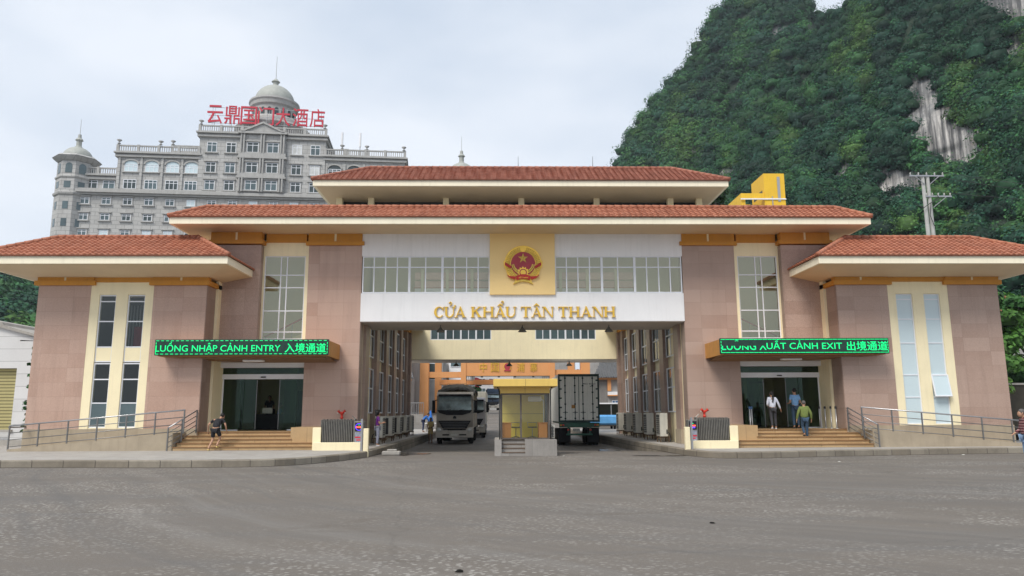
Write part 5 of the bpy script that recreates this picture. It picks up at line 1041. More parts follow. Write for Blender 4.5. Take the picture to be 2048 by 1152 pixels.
for z in (41.7, 38.5, 35.3):
    for i in range(12):
        x = -46.1+3.93*i
        if x < 0: hwin(x, z, 1.65, 1.35, 0, random.choice(['glass_hotel', 'glass_hotel', 'glass_hotel', 'glass_dark', 'glass_pale']))
for x in (-45.6, -42.4): hwin(x, 45.0, 2.2, 1.8, 1.0, gl(), head=False)
for x in (-38.2, -34.3, -30.4, -26.9+.1): hwin(x, 45.0, 2.4, 1.9, .2, gl(), head=False); hwin(x, 48.5, 2.5, 1.5, .2, 'glass_pale', head=False, arch=True)
for x in (.9, 4.8, 8.7, 12.6): hwin(x, 48.8, 2.5, 1.5, .2, random.choice(['glass_dark', 'glass_pale']), head=False, arch=True)
for x in (-40.4, -36.25, -32.35, -28.6, -1+.3, 2.85, 6.75, 10.65, 14.5): m = MB(); m.box(x-.22, x+.22, -.05, .2, 44.75, 51.4); m.build('pilaster', 'hotel_stone', HT)
for z, h in ((52.9, 2.1), (48.7, 2.1), (45.1, 2.0)):
    for x in (-23.1, -19.4, -6.9+.3, -3.0): hwin(x, z, 1.9, h, -.2, gl(), head=(z < 50))
    for x in (-15.1, -11.2): hwin(x, z, 2.2, h, -.8, gl(), head=True)
hb('centre_bay', 'hotel_stone', (-17.6, -8.7, -.8, -.21, 44.75, 57.2)); hb('bay_cornice', 'hotel_trim', (-17.9, -8.4, -1.5, -.3, 56.7, 57.1), (-17.9, -8.4, -1.3, -.3, 51.6, 52.0), (-17.9, -8.4, -1.3, -.3, 47.5, 47.9), (-17.7, -8.6, -1.25, -1.1, 52.0, 52.7), (-17.7, -8.6, -1.25, -1.1, 47.9, 48.5))
m = MB()
for x in (-17.3, -16.75, -13.45, -12.9, -9.6, -9.05):
    for z0, z1 in ((44.75, 47.5), (48.4, 51.6), (52.6, 56.7)): m = MB(); m.cyl((x, -1.1, z0), (x, -1.1, z1), .2, n=8); m.build('column', 'hotel_trim', HT)
m = MB(); m.prism([(-17.0, 57.2), (-9.3, 57.2), (-13.15, 58.9)], -1.3, -.3); m.prism([(-17.4, 57.1), (-13.15, 59.2), (-8.9, 57.1), (-9.6, 57.1), (-13.15, 58.8), (-16.7, 57.1)], -1.6, -1.3); m.build('pediment', 'hotel_trim', HT)
# domes
pm('dome_lead', (.36, .37, .34), .6, .12, 1.2, streak=.5)
def dome(x, y, z, s, label=None):
    pass
m = MB(); c = (-13.5, 9, 0); m.lathe([(7.2,56),(7.2,59.6),(7.7,60.2),(7.9,60.7),(7.4,61.2),(6.4,61.4),(6.2,62.4),(5.9,62.8),(4.7,63.0),(4.5,63.3),(4.5,65.6),(4.9,65.9),(5.0,66.6),(5.25,66.9),(5.2,67.3),(4.4,67.5)], c, 48); m.build('drum', 'hotel_trim', HT)
m = MB()
for k in range(20): a = 2*pi*k/20; x, y = c[0]+4.5*cos(a), c[1]+4.5*sin(a); m.T = Matrix.Translation((x, y, 64.0)) @ Matrix.Rotation(a, 4, 'Z'); m.prism([(-.4,-.7)]+[(-.4*cos(pi*q/6), .6+.4*sin(pi*q/6)) for q in range(7)]+[(.4,-.7)], -.05, .06, 'x')
m.T = None; m.build('drum_windows', 'glass_dark', HT)
m = MB(); m.lathe([(4.2*cos(R(q)), 67.4+4.1*sin(R(q))) for q in range(0, 86, 7)], c, 40); m.build('dome', 'dome_lead', HT, True)
m = MB(); m.lathe([(.5,71.3),(.7,71.6),(.55,71.8),(.6,72.3),(.9,72.5),(.55,72.9),(.3,73.2),(.06,73.3),(.04,78.5)], c, 14); m.build('finial', 'dome_lead', HT)
def turret(x, y, r, z0, ztop, short):
    m = MB(); a0 = pi/8
    z = ztop; m.lathe([(r,z0),(r,z-7.8),(r*1.08,z-7.6),(r*1.1,z-7.2),(r,z-7.0),(r,z-4.4),(r*1.06,z-4.2),(r*1.06,z-3.9),(r*.98,z-3.7),(r*.98,z-.9),(r*1.08,z-.7),(r*1.22,z-.3),(r*1.3,z),(r*1.2,z+.35),(r*.9,z+.5)], (x, y, 0), 8, a0); m.build('turret', 'hotel_stone', HT)
    for k in range(8):
        a = pi/8+a0+2*pi*k/8; d = r*cos(pi/8)
        if sin(a) > .3: continue
        def opening(dd, zz, P): m = MB(); m.T = Matrix.Translation((x+dd*cos(a), y+dd*sin(a), zz)) @ Matrix.Rotation(a, 4, 'Z'); m.prism(P, -.05, .05, 'x'); m.build('turret_window', 'glass_hotel', HT)
        opening(d*.98, z-3.3, [(-.62,0)]+[(-.62*cos(pi*q/6), 1.4+.62*sin(pi*q/6)) for q in range(7)]+[(.62,0)])
        opening(d, z-6.3, [(-.6,0),(.6,0),(.6,1.3),(-.6,1.3)])
        for q in (9.9, 13.3, 16.7): opening(d, z-q-.6, [(-.5,0),(.5,0),(.5,1.5),(-.5,1.5)])
    m = MB(); m.lathe([(r*.82*cos(R(q)), z+.4+r*.72*sin(R(q))) for q in range(0, 80, 8)], (x, y, 0), 28); m.build('turret_dome', 'dome_lead', HT, True)
    m = MB(); zz = z+.35+r*.7; m.lathe([(.75,zz-.1),(.7,zz+.2),(.5,zz+.4),(.5,zz+1.5),(.75,zz+1.6),(.6,zz+1.9),(.35,zz+2.1),(.3,zz+2.8),(.05,zz+2.9),(.03,zz+6)], (x, y, 0), 10); m.build('turret_finial', 'dome_lead', HT)
turret(-49.1, 2.0, 3.3, 0, 50.9, 0); turret(26.6, 3.0, 3.2, 0, 50.7, 0)
HT.location = HO; HT.rotation_euler.z = TH
for x, k in ((1.7, 'left'), (5.4, 'right')):
    t = thing('rooftop_aerial', 'slim white rooftop aerial on the hotel, %s of the pair' % k, 'antenna', (0,0,0), 'aerials on the hotel roof'); m = MB(); m.cyl((x,4,53.9),(x,4,58.2),.09,n=6); m.build('mast', 'steel', t); m = MB(); m.cyl((x,4,56.6),(x,4,59.6),.22,.2,n=8); m.build('aerial_tube', 'white_paint', t); t.location = HO; t.rotation_euler.z = TH
HS = thing('hotel_sign', 'big red rooftop characters 云鼎国门大酒店 before the grey dome', 'sign', (0,0,0))
chs = '云鼎国门大酒店'; xs = [(105,345,175,395),(375,612,180,395),(625,880,195,410),(895,1150,195,408),(1180,1405,200,425),(1445,1690,215,430),(1720,1955,225,440)]
for ch, (a, b, t0, t1) in zip(chs, xs):
    u0, u1 = 400+a/7.877, 400+b/7.877; x0 = -24.6+(a-105)/(1955-105)*23.1; x1 = x0+(b-a)/1850*23.1; z1 = 63.0-(0)*.1; z0 = 59.1
    m = MB(); put_text(m, ch, x0, x1, z0, z1, .2, .25, .004); m.build('character', 'red_sign', HS)
m = MB()
for x in (-23.6,-20.3,-16.5,-13,-9.5,-6,-2.2): m.box(x-.03, x+.03, .5, .56, 57, 62.8); m.cyl((x,.6,62),(x,3,57.2),.03,n=4); m.box(x+.45, x+.5, .5, .56, 57, 62.8)
for z in (59.3, 60.9, 62.6): m.box(-24.4, -1.8, .5, .6, z, z+.07)
m.build('sign_scaffold', 'steel', HS); HS.location = HO; HS.rotation_euler.z = TH

# ---------------------------------------------------------------- orange gateway beyond
O = thing('orange_gateway', 'orange gateway with gold Chinese characters spanning the road beyond the passage', 'gateway', (0, 62, 0)); Y = 62
def ob(name, mat, *bs): m = MB(); [m.box(b[0], b[1], Y+b[2], Y+b[3], b[4], b[5]) for b in bs]; return m.build(name, mat, O)
for x in (-11.35, 9.75): ob('column', 'orange_paint', (x, x+1.15, 0, 1.2, 0, 9.6))
for x in (-11.2+3.2-3.1, ): pass
ob('rear_column', 'orange_paint', (-9.9, -9.0, 6, 7, 0, 10.5)); ob('rear_column', 'orange_paint', (8.6, 9.5, 6, 7, 0, 10.5))
ob('side_beam', 'orange_paint', (-10.2, -5.35, .2, 1.0, 6.2, 6.95)); ob('side_beam', 'orange_paint', (5.65, 9.75, .2, 1.0, 6.5, 7.2))
ob('hanging_post', 'orange_paint', (-6.0, -5.32, -.1, 1.1, 4.9, 10.5)); ob('hanging_post', 'orange_paint', (5.62, 6.3, -.1, 1.1, 4.9, 10.5))
ob('name_panel', 'orange_paint', (-5.32, 5.62, 0, .9, 6.4, 8.9)); ob('lower_beam', 'orange_paint', (-9.0, 9.0, 3, 3.8, 5.4, 6.05))
ob('beam_underside_shade', 'beam_shade', (-5.3, 5.6, .1, .8, 6.36, 6.395), (-9, 9, 3.1, 3.7, 5.36, 5.395))  # thin dark sheets stand in for the shaded undersides of the beams
m = MB(); [m.cbox(x, x+.3, Y-.05, Y+.2, 6.2, 6.36, .02) for x in (-3.4, -1.2, .9, 3.3)]; m.build('spotlights', 'dark_metal', O)
for s in (-5.3, 4.65):
    m = MB()
    for k in range(4): m.box(s+.25*k, s+.25*k+.05, Y+.2, Y+.3, 5.75, 6.35); m.box(s, s+.9, Y+.21, Y+.29, 5.8+.15*k, 5.84+.15*k)
    m.build('corner_lattice', 'beam_shade', O)
X_ = lambda q: -5.32+(q-50)/(1760-50)*10.94
for ch, a, b in (('中', 325, 470), ('国', 560, 720), ('浦', 1085, 1245), ('寨', 1355, 1505)): m = MB(); put_text(m, ch, X_(a), X_(b), 6.92, 8.1, Y-.08, .1, .004); m.build('character', 'gold', O)
m = MB(); cx = X_(893); m.prism([(cx+.52*cos(a), 7.52+.6*sin(a)) for a in [2*pi*k/24 for k in range(24)]], Y-.06, Y-.01); e = m.build('gate_emblem', 'gold', O)
m = MB(); m.prism([(cx+.42*cos(a), 7.6+.45*sin(a)) for a in [2*pi*k/24 for k in range(24)]], Y-.09, Y-.06); m.prism([(cx-.42, 6.98),(cx+.42, 6.98),(cx+.4,7.2),(cx-.4,7.2)], Y-.1, Y-.06); m.build('red_field', 'emblem_red', e)
# ---------------------------------------------------------------- buildings beyond the passage
def house(lab, name, cat, boxes, roofs=(), wins=(), rail=None, **k):
    t = thing(name, lab, cat, (boxes[0][1], boxes[0][3], 0))
    for b in boxes: m = MB(); m.box(*b[1:7]); m.build(b[7] if len(b) > 7 else 'wall', b[0], t)
    for mat, P, y0, y1 in roofs: m = MB(); m.prism(P, y0, y1); m.build('roof', mat, t)
    for x0, x1, y, z0, z1, g in wins: window(t, x0, x1, y-.08, z0, z1, xs=((x0+x1)/2,), fw=.08, glass=g)
    return t
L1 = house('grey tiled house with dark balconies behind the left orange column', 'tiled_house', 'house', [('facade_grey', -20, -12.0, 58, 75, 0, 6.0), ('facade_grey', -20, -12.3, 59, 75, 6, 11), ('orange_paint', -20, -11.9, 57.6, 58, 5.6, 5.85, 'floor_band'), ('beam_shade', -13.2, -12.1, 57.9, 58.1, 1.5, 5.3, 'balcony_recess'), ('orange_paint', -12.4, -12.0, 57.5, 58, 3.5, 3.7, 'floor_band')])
m = MB(); m.add([(-20,57,6.0),(-11.6,57,6.0),(-12.6,60,8.2),(-20,60,8.2),(-20,57,5.85),(-11.6,57,5.85)], [(0,1,2,3),(4,5,1,0)]); m.build('tiled_roof', 'grey_tile', L1)
L2 = house('long grey house with orange posts behind the left side of the gateway', 'tiled_house', 'house', [('facade_grey', -14, -9.4, 76, 110, 0, 9.5), ('orange_paint', -9.39, -9.3, 78, 79, 2, 6.5, 'post'), ('orange_paint', -9.39, -9.3, 83, 84, 2, 6.5, 'post'), ('white_paint', -9.0, -5.5, 84, 90, 6, 12, 'upper_storey')], wins=[(-8.8, -6.9, 84, 8.9, 10.3, 'glass_hotel'), (-13.6, -10, 76, 6.5, 9, 'glass_dark')])
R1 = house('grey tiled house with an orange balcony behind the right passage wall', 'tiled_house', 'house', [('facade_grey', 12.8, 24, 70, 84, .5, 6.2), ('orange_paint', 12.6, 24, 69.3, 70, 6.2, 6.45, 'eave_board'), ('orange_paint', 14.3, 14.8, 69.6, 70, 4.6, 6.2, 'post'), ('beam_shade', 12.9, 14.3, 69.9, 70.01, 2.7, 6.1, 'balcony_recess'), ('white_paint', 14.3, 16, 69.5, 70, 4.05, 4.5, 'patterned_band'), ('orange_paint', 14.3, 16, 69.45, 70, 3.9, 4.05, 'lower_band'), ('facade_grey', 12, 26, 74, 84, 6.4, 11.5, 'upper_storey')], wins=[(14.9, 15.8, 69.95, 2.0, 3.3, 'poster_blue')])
m = MB(); m.add([(12.2,69,6.45),(24,69,6.45),(24,74,9.4),(14.2,74,9.4)], [(0,1,2,3)]); m.build('tiled_roof', 'grey_tile', R1)
m = MB()
for i in range(34): x = 12.3+i*.35; a = min(1, max(0, (x-12.2)/2)); m.cyl((x,69,6.5),(max(x, 14.2+(x-12.2)*.0) if False else x,69+5*a,6.5+2.95*a),.09,n=6)
m.build('tile_ribs', 'grey_tile', R1)
m = MB(); m.cyl((13.5,69.7,8.3),(14.1,69.7,8.7),.03,n=5); m.cyl((13.3,69.7,8.6),(14.1,69.7,8.6),.03,n=5)
SH = thing('market_row', 'long pale market row with a corrugated wall sloping along the far road', 'building', (0, 100, 0)); m = MB(); m.prism([(78, 1.0), (150, 2), (150, 8.2), (78, 6.6)], -.3, 8, 'x')
m = MB(); m.prism([(96, 1.5), (170, 2.2), (170, 7.3), (96, 5.8)], -.9, 6, 'x'); m.build('wall', 'corrugated', SH)
m = MB(); m.prism([(95.5, 5.8), (170.5, 7.3), (170.5, 7.7), (95.5, 6.2)], -1.3, 6.2, 'x'); m.build('roof', 'reflection_and_roof_pink', SH)
FB = house('pale blue and white block with rows of windows at the end of the road', 'apartment_block', 'building', [('white_block', -9.5, 3.0, 165, 180, 2, 14), ('facade_grey', -30, -9.5, 175, 190, 2, 16, 'rear_wing'), ('facade_grey', 3.0, 22, 185, 195, 2, 18, 'rear_wing')], wins=[(x, x+1.8, 165, z, z+1.5, 'glass_hotel') for x in (-9, -6.3, -3.6, -.9) for z in (9.2, 6.6)])
t = thing('red_shop_board', 'small round topped red board on the pale far block', 'sign', (-5.5, 150, 6)); m = MB(); m.prism([(-6.9+1.7*cos(a), 9.0+1.3*sin(a)) for a in [2*pi*k/20 for k in range(20)]], 150, 150.4); m.build('panel', 'red_sign', t); m = MB(); m.cyl((-6.9,150.2,2),(-6.9,150.2,8.2),.15); m.build('pole', 'steel', t)
# low terrace wall, railing, stalls at the far left of the passage
m = MB(); m.box(-16, -9.2, 46, 46.4, 0, 1.55); tag(m.build('terrace_wall', 'plinth_granite'), 'low grey block wall below the railing, behind the far stalls on the left', 'wall')
t = thing('terrace_railing', 'steel railing on the low grey wall in front of the orange column', 'railing', (-12, 46.2, 1.55)); m = MB(); m.box(-16, -9.2, 46.15, 46.25, 2.72, 2.8); m.box(-16, -9.2, 46.17, 46.23, 1.65, 1.7); m.build('rail', 'steel', t)
m = MB()
for k in range(28): x = -16+.25*k; m.box(x, x+.04, 46.18, 46.22, 1.55, 2.72)
m.build('bars', 'steel', t)
t = thing('market_table', 'low white table with goods beside the person in blue', 'table', (-6.2, 25, .24)); m = MB(); m.cbox(-7.0, -5.2, 25.2, 26.2, .85, .9, .02); m.build('table_top', 'white_paint', t)
for x in (-6.9, -5.35):
    for y in (25.3, 26.1): m = MB(); m.box(x, x+.06, y, y+.06, .24, .85); m.build('leg', 'steel', t)
pm('blue_sign', (.04, .14, .5), .5, .1)
t = thing('blue_notice', 'small blue notice board with white lettering beyond the yellow shirted person', 'sign', (-5.5, 27, 1)); m = MB(); m.cbox(-6.1, -4.7, 27, 27.06, 1.15, 1.75, .02); m.build('panel', 'blue_sign', t); m = MB(); m.box(-5.95, -5.9, 27.02, 27.05, .2, 1.16); m.box(-4.9, -4.85, 27.02, 27.05, .2, 1.16); m.build('legs', 'steel', t); m = MB(); [m.box(-5.9+.4*k, -5.62+.4*k, 26.985, 26.995, 1.32, 1.6) for k in range(3)]; m.build('lettering', 'white_paint', t)
t = thing('blue_umbrella', 'folded bright blue umbrella standing beside the far table', 'umbrella', (-7.2, 28, .24)); m = MB(); m.lathe([(.02,1.9),(.05,1.85),(.2,1.2),(.24,1.0),(.05,.98)], (-6.8,28,0), 10); m.build('canopy', 'cloth_azure', t, True); m = MB(); m.cyl((-6.8,28,.24),(-6.8,28,1.95),.02); m.build('pole', 'steel', t)
# right side beyond the trailer: blue tarpaulin cart, balcony
t = thing('covered_cart', 'low cart under a bright blue tarpaulin behind the container trailer', 'cart', (7.0, 30, .24)); m = MB(); m.cbox(6.2, 9.3, 30, 33, .62, 1.45, .15); m.build('tarpaulin', 'tarp_blue', t); m = MB(); m.box(6.3, 9.2, 30.05, 33, .5, .62); m.build('chassis', 'dark_metal', t)
for x in (6.4, 8.9): wheel(t, x, x+.16, 30.5, .46, .22); wheel(t, x, x+.16, 32.3, .46, .22)
t = thing('market_canopy', 'pale canopy with a white edge above the blue covered cart', 'canopy', (8.5, 40, 0)); m = MB(); m.box(6.5, 14, 40, 44, 2.5, 2.62); m.build('roof_sheet', 'white_paint', t)
for x in (6.6, 10.2, 13.8): m = MB(); m.cyl((x,40.2,0),(x,40.2,2.5),.06); m.build('post', 'steel', t)
m = MB(); m.box(6.5, 14, 43.8, 44, 0.2, 2.5); m.build('back_panel', 'interior_dark', t)
# ---------------------------------------------------------------- yellow stair tower, utility pole, buildings at the sides
pm('yellow_paint', (.78, .48, .03), .6, .05, .5, streak=.3)
t = thing('yellow_building', 'bright yellow stair tower and roof terrace showing above the right roof', 'building', (29, 45, 0))
m = MB(); m.box(28.95, 31.3, 45, 49, 15, 28.3); m.build('tower', 'yellow_paint', t)
m = MB(); m.box(26.3, 28.94, 45.1, 45.4, 25.35, 26.0); m.box(26.3, 26.75, 45.101, 50, 15, 25.34); m.box(26.301, 26.55, 45.41, 50, 25.35, 25.99); m.box(26.76, 28.94, 49.6, 50, 15, 26.0); m.build('terrace_frame', 'yellow_paint', t)
m = MB(); m.box(28.93, 28.949, 45.6, 48.4, 25.9, 26.5); m.build('side_opening', 'interior_dark', t)
m = MB(); m.box(26.2, 31.35, 44.9, 44.99, 25.22, 25.36); m.build('white_band', 'white_paint', t)
m = MB(); m.box(26.6, 28.9, 47, 47.1, 22, 25.2); m.build('shaded_opening', 'interior_dark', t)
m = MB(); m.box(30.45, 30.75, 44.95, 45, 25.0, 27.9); m.build('pipe', 'steel', t); m = MB(); m.box(29.75, 29.85, 44.92, 45, 22, 25.6); m.build('pipe', 'steel', t)
m = MB(); m.box(27.9, 28.6, 46.4, 46.45, 24.2, 24.75); tag(m.build('laundry', 'cloth_red'), 'red laundry hanging in the yellow roof terrace', 'laundry')
t = thing('utility_pole', 'twin concrete utility pole with crossarms and insulators in front of the green slope', 'utility pole', (38.3, 30, 0))
pm('pole_concrete', (.42, .42, .40), .8, .1, 2)
for x in (38.0, 38.45): m = MB(); m.cyl((x, 30, 0), (x, 30, 23.1), .26, .15, 10); m.build('pole', 'pole_concrete', t)
for z, a, b in ((22.95, 36.7, 39.9), (21.0, 38.0, 40.4)):
    m = MB(); m.box(a, b, 29.8, 29.9, z, z+.12); c = m.build('crossarm', 'steel', t)
    for k in range(5): x = a+.1+(b-a-.2)*k/4; m = MB(); m.lathe([(.03,0),(.08,.05),(.05,.1),(.08,.16),(.05,.22),(.02,.28)], (x, 29.85, z+.12), 8); m.build('insulator', 'pole_concrete', c)
m = MB(); m.cyl((37.2,29.8,22.95),(38.0,29.8,22.2),.04,n=5); m.cyl((39.4,29.8,22.95),(38.5,29.8,22.2),.04,n=5); m.cyl((39.9,29.8,21),(38.6,29.8,20),.04,n=5); m.build('brace', 'steel', t)
m = MB(); P = [(36.9,29.7,20.3),(37.6,29.7,19.9),(38.3,29.6,20.4),(39.2,29.7,20.8),(39.0,29.7,21.1)]; [m.cyl(a, b, .035, n=5) for a, b in zip(P[:-1], P[1:])]; P = [(38.3,29.6,20.4),(38.1,29.6,19.2),(38.4,29.6,18.2)]; [m.cyl(a, b, .035, n=5) for a, b in zip(P[:-1], P[1:])]; m.build('cable', 'dark_metal', t)
for k, (x0_, z_) in enumerate(((36.8, 23.35), (39.8, 23.35), (40.3, 21.4))):
    m = MB(); B_ = (110+6*k, 44, 25+k); pr_ = (x0_, 29.85, z_)
    for i in range(1, 25): q = i/24; p_ = (x0_+(B_[0]-x0_)*q, 29.85+(B_[1]-29.85)*q, z_+(B_[2]-z_)*q-4*q*(1-q)*2.2); m.cyl(pr_, p_, .022, n=4); pr_ = p_
    tag(m.build('power_cable', 'dark_metal'), 'thin cable from the utility pole to the right edge, %s of three' % ['topmost left', 'topmost right', 'lowest'][k], 'cable', 'cables on the utility pole')
m = MB(); m.cbox(39.3, 39.8, 29.8, 30.1, 20.0, 20.4, .03) if False else None
t = thing('white_warehouse', 'white block wall building with a yellow roller shutter at the far left', 'building', (-27, 3, 0))
m = MB(); m.box(-25.1, -23.9, 3, 20, .2, 5.35); m.box(-29, -25.1, 3.001, 20, 4.0, 5.45); m.box(-29, -25.1, 3.3, 20, .2, .95); m.prism([(-29, 5.45), (-25.9, 5.449), (-23.9, 5.35), (-23.9, 5.40), (-25.9, 6.0), (-29, 6.7)], 3.0, 20); m.build('wall', 'white_block', t)
m = MB(); m.prism([(-29, 6.7), (-25.95, 6.0), (-23.7, 5.4), (-23.7, 5.52), (-25.9, 6.14), (-26.0, 6.3), (-29, 6.9)], 2.85, 20); m.build('coping', 'concrete', t)
m = MB(); m.box(-29, -25.1, 3.25, 3.3, .95, 4.0); m.build('roller_shutter', 'shutter', t)
m = MB(); m.box(-29, -25.0, 2.9, 3.0, .9, 1.0); m.box(-29, -23.8, 2.85, 3, .2, .5); m.build('base_ledge', 'concrete', t)
t = thing('boundary_wall', 'dark stained wall with a pale coping behind the right corner of the building', 'wall', (34, 12, 0)); m = MB(); m.box(24, 60, 12, 12.4, 0, 3.3); m.build('wall', 'dark_wall' if 'dark_wall' in MATS else pm('dark_wall', (.045, .04, .03), .9, .3, 1.5, streak=.5), t); m = MB(); m.box(24, 60, 11.9, 12.5, 3.3, 3.42); m.build('coping', 'concrete', t)
t = thing('red_tiled_pavilion', 'pavilion with a red tiled roof half hidden by trees at the right edge', 'building', (40, 34, 0)); m = MB(); m.box(37, 56, 36, 44, 0, 10.6); m.build('wall', 'facade_grey', t); m = MB(); tile_roof(m, (36, 35, 10.7), (57, 35, 10.7), (55, 40, 13.4), (38, 40, 13.4)); m.build('roof', 'clay_tile', t)
# parked motorbikes just seen over the ramp at the right corner
t = thing('parked_motorbike', 'dark parked motorbike behind the right end of the ramp railing', 'motorbike', (23.6, 2, 0)); m = MB(); m.T = Matrix.Translation((23.4, 2, 0))
m.sphere((0,0,.85), (.5,.16,.2), 10, 8); m.sphere((.45,0,.95), (.18,.12,.18), 8, 6); m.build('body', 'truck_dark', t, True)
for x in (22.85, 24.05): m = MB(); m.T = Matrix.Translation((x, 2, .53)) @ Matrix.Rotation(pi/2, 4, 'X'); m.lathe([(.2,-.05),(.29,-.05),(.3,0),(.29,.05),(.2,.05)], (0,0,0), 18); m.build('wheel', 'tyre', t, True)
m = MB(); m.cyl((22.95,1.7,1.25),(22.95,2.3,1.25),.02); m.cyl((22.95,2,1.25),(22.85,2,.55),.03); m.cyl((22.95,1.75,1.25),(22.9,1.72,1.42),.012); m.sphere((22.9,1.72,1.46),(.02,.06,.05),8,6); m.build('handlebar', 'steel', t)
# bits on the ground
def bit(name, lab, x, y, r, mat, z=.0): m = MB(); rr = random.Random(int(x*100)); m.lathe([(r, .004), (r*.8, r*.25), (r*.3, r*.4)], (x, y, z), 7); m.v = [(a+rr.uniform(-.2,.2)*r, b+rr.uniform(-.2,.2)*r, c) for a, b, c in m.v]; tag(m.build(name, mat), lab, 'litter')
bit('leaf_clump', 'dark dead leaf on the asphalt near the bottom edge of the picture', -1.62, -25.4, .055, 'tyre'); bit('stone_chip', 'dark chip on the road in front of the right gate', 2.2, -22.0, .05, 'tyre')
bit('paper_scrap', 'white paper scrap beside the booth plinth, nearer the booth', 1.45, -4.1, .05, 'plate_white'); bit('paper_scrap', 'white paper scrap on the right kerb edge beyond the stairs', 17.2, -4.75, .06, 'plate_white')
bit('paper_scrap', 'white scrap in front of the right stairs on the road', 10.6, -8.3, .05, 'plate_white')
m = MB(); m.cbox(-6.0, -5.25, -2.9, -2.5, 0, .16, .03); m.cbox(-5.8, -5.4, -2.8, -2.6, .161, .24, .02); tag(m.build('concrete_block', 'concrete'), 'broken concrete block lying at the foot of the left kerb', 'block')
# ---------------------------------------------------------------- wooded limestone hills
m_, t_, b_ = nodes('hill_rock'); c_ = coords(t_)
o_ = ramp(t_, noise(t_, .09, 8, .7, coords(t_, False, (1, 1, .35))), [(.3, (.09,.09,.09)), (.46, (.26,.255,.25)), (.58, (.52,.49,.46)), (.75, (.22,.215,.21))])
sx_ = t_.nodes.new('ShaderNodeSeparateXYZ'); t_.links.new(c_, sx_.inputs[0])   # stains follow the fall line of the slope
fl_ = math_(t_, 'MULTIPLY', math_(t_, 'DIVIDE', sx_.outputs[0], math_(t_, 'ADD', sx_.outputs[1], 34)), 210); cf_ = t_.nodes.new('ShaderNodeCombineXYZ'); t_.links.new(fl_, cf_.inputs[0]); t_.links.new(math_(t_, 'MULTIPLY', sx_.outputs[2], .07), cf_.inputs[1]); fall_ = cf_.outputs[0]
o_ = mix(t_, ramp(t_, noise(t_, 1.1, 5, .65, fall_), [(.42, .6), (.6, 0)]), o_, (.10,.10,.10))
o_ = mix(t_, ramp(t_, noise(t_, .5, 6, .7, fall_), [(.44, 0), (.56, .9)]), o_, (.05,.05,.052))
o_ = mix(t_, ramp(t_, noise(t_, .22, 6, .7, c_), [(.58, 0), (.7, .5)]), o_, (.55,.42,.31))
at_ = t_.nodes.new('ShaderNodeAttribute'); at_.attribute_name = 'tint'; o_ = mix(t_, at_.outputs['Fac'], (.022,.04,.022), o_)
t_.links.new(o_, b_.inputs['Base Color']); b_.inputs['Roughness'].default_value = .9; bump(t_, b_, noise(t_, 1.2, 6, .7, fall_), .8, .5); MATS['hill_rock'] = m_
m_, t_, b_ = nodes('hill_soil'); t_.links.new(mix(t_, noise(t_, .3, 5, .6, coords(t_)), (.012,.022,.012), (.03,.05,.02)), b_.inputs['Base Color']); b_.inputs['Roughness'].default_value = .95; MATS['hill_soil'] = m_
m_, t_, b_ = nodes('foliage'); a_ = t_.nodes.new('ShaderNodeAttribute'); a_.attribute_name = 'tint'; g_ = noise(t_, 2.5, 2, .5, coords(t_))
o_ = mix(t_, ramp(t_, g_, [(.35, 0), (.65, .35)]), a_.outputs['Color'], (.02,.04,.015)); t_.links.new(o_, b_.inputs['Base Color']); b_.inputs['Roughness'].default_value = .65; b_.inputs['Specular IOR Level'].default_value = .25
tl = t_.nodes.new('ShaderNodeBsdfTranslucent'); t_.links.new(o_, tl.inputs[0]); ms = t_.nodes.new('ShaderNodeMixShader'); ms.inputs[0].default_value = .22
t_.links.new(b_.outputs[0], ms.inputs[1]); t_.links.new(tl.outputs[0], ms.inputs[2]); t_.links.new(ms.outputs[0], t_.nodes['Material Output'].inputs[0]); MATS['foliage'] = m_

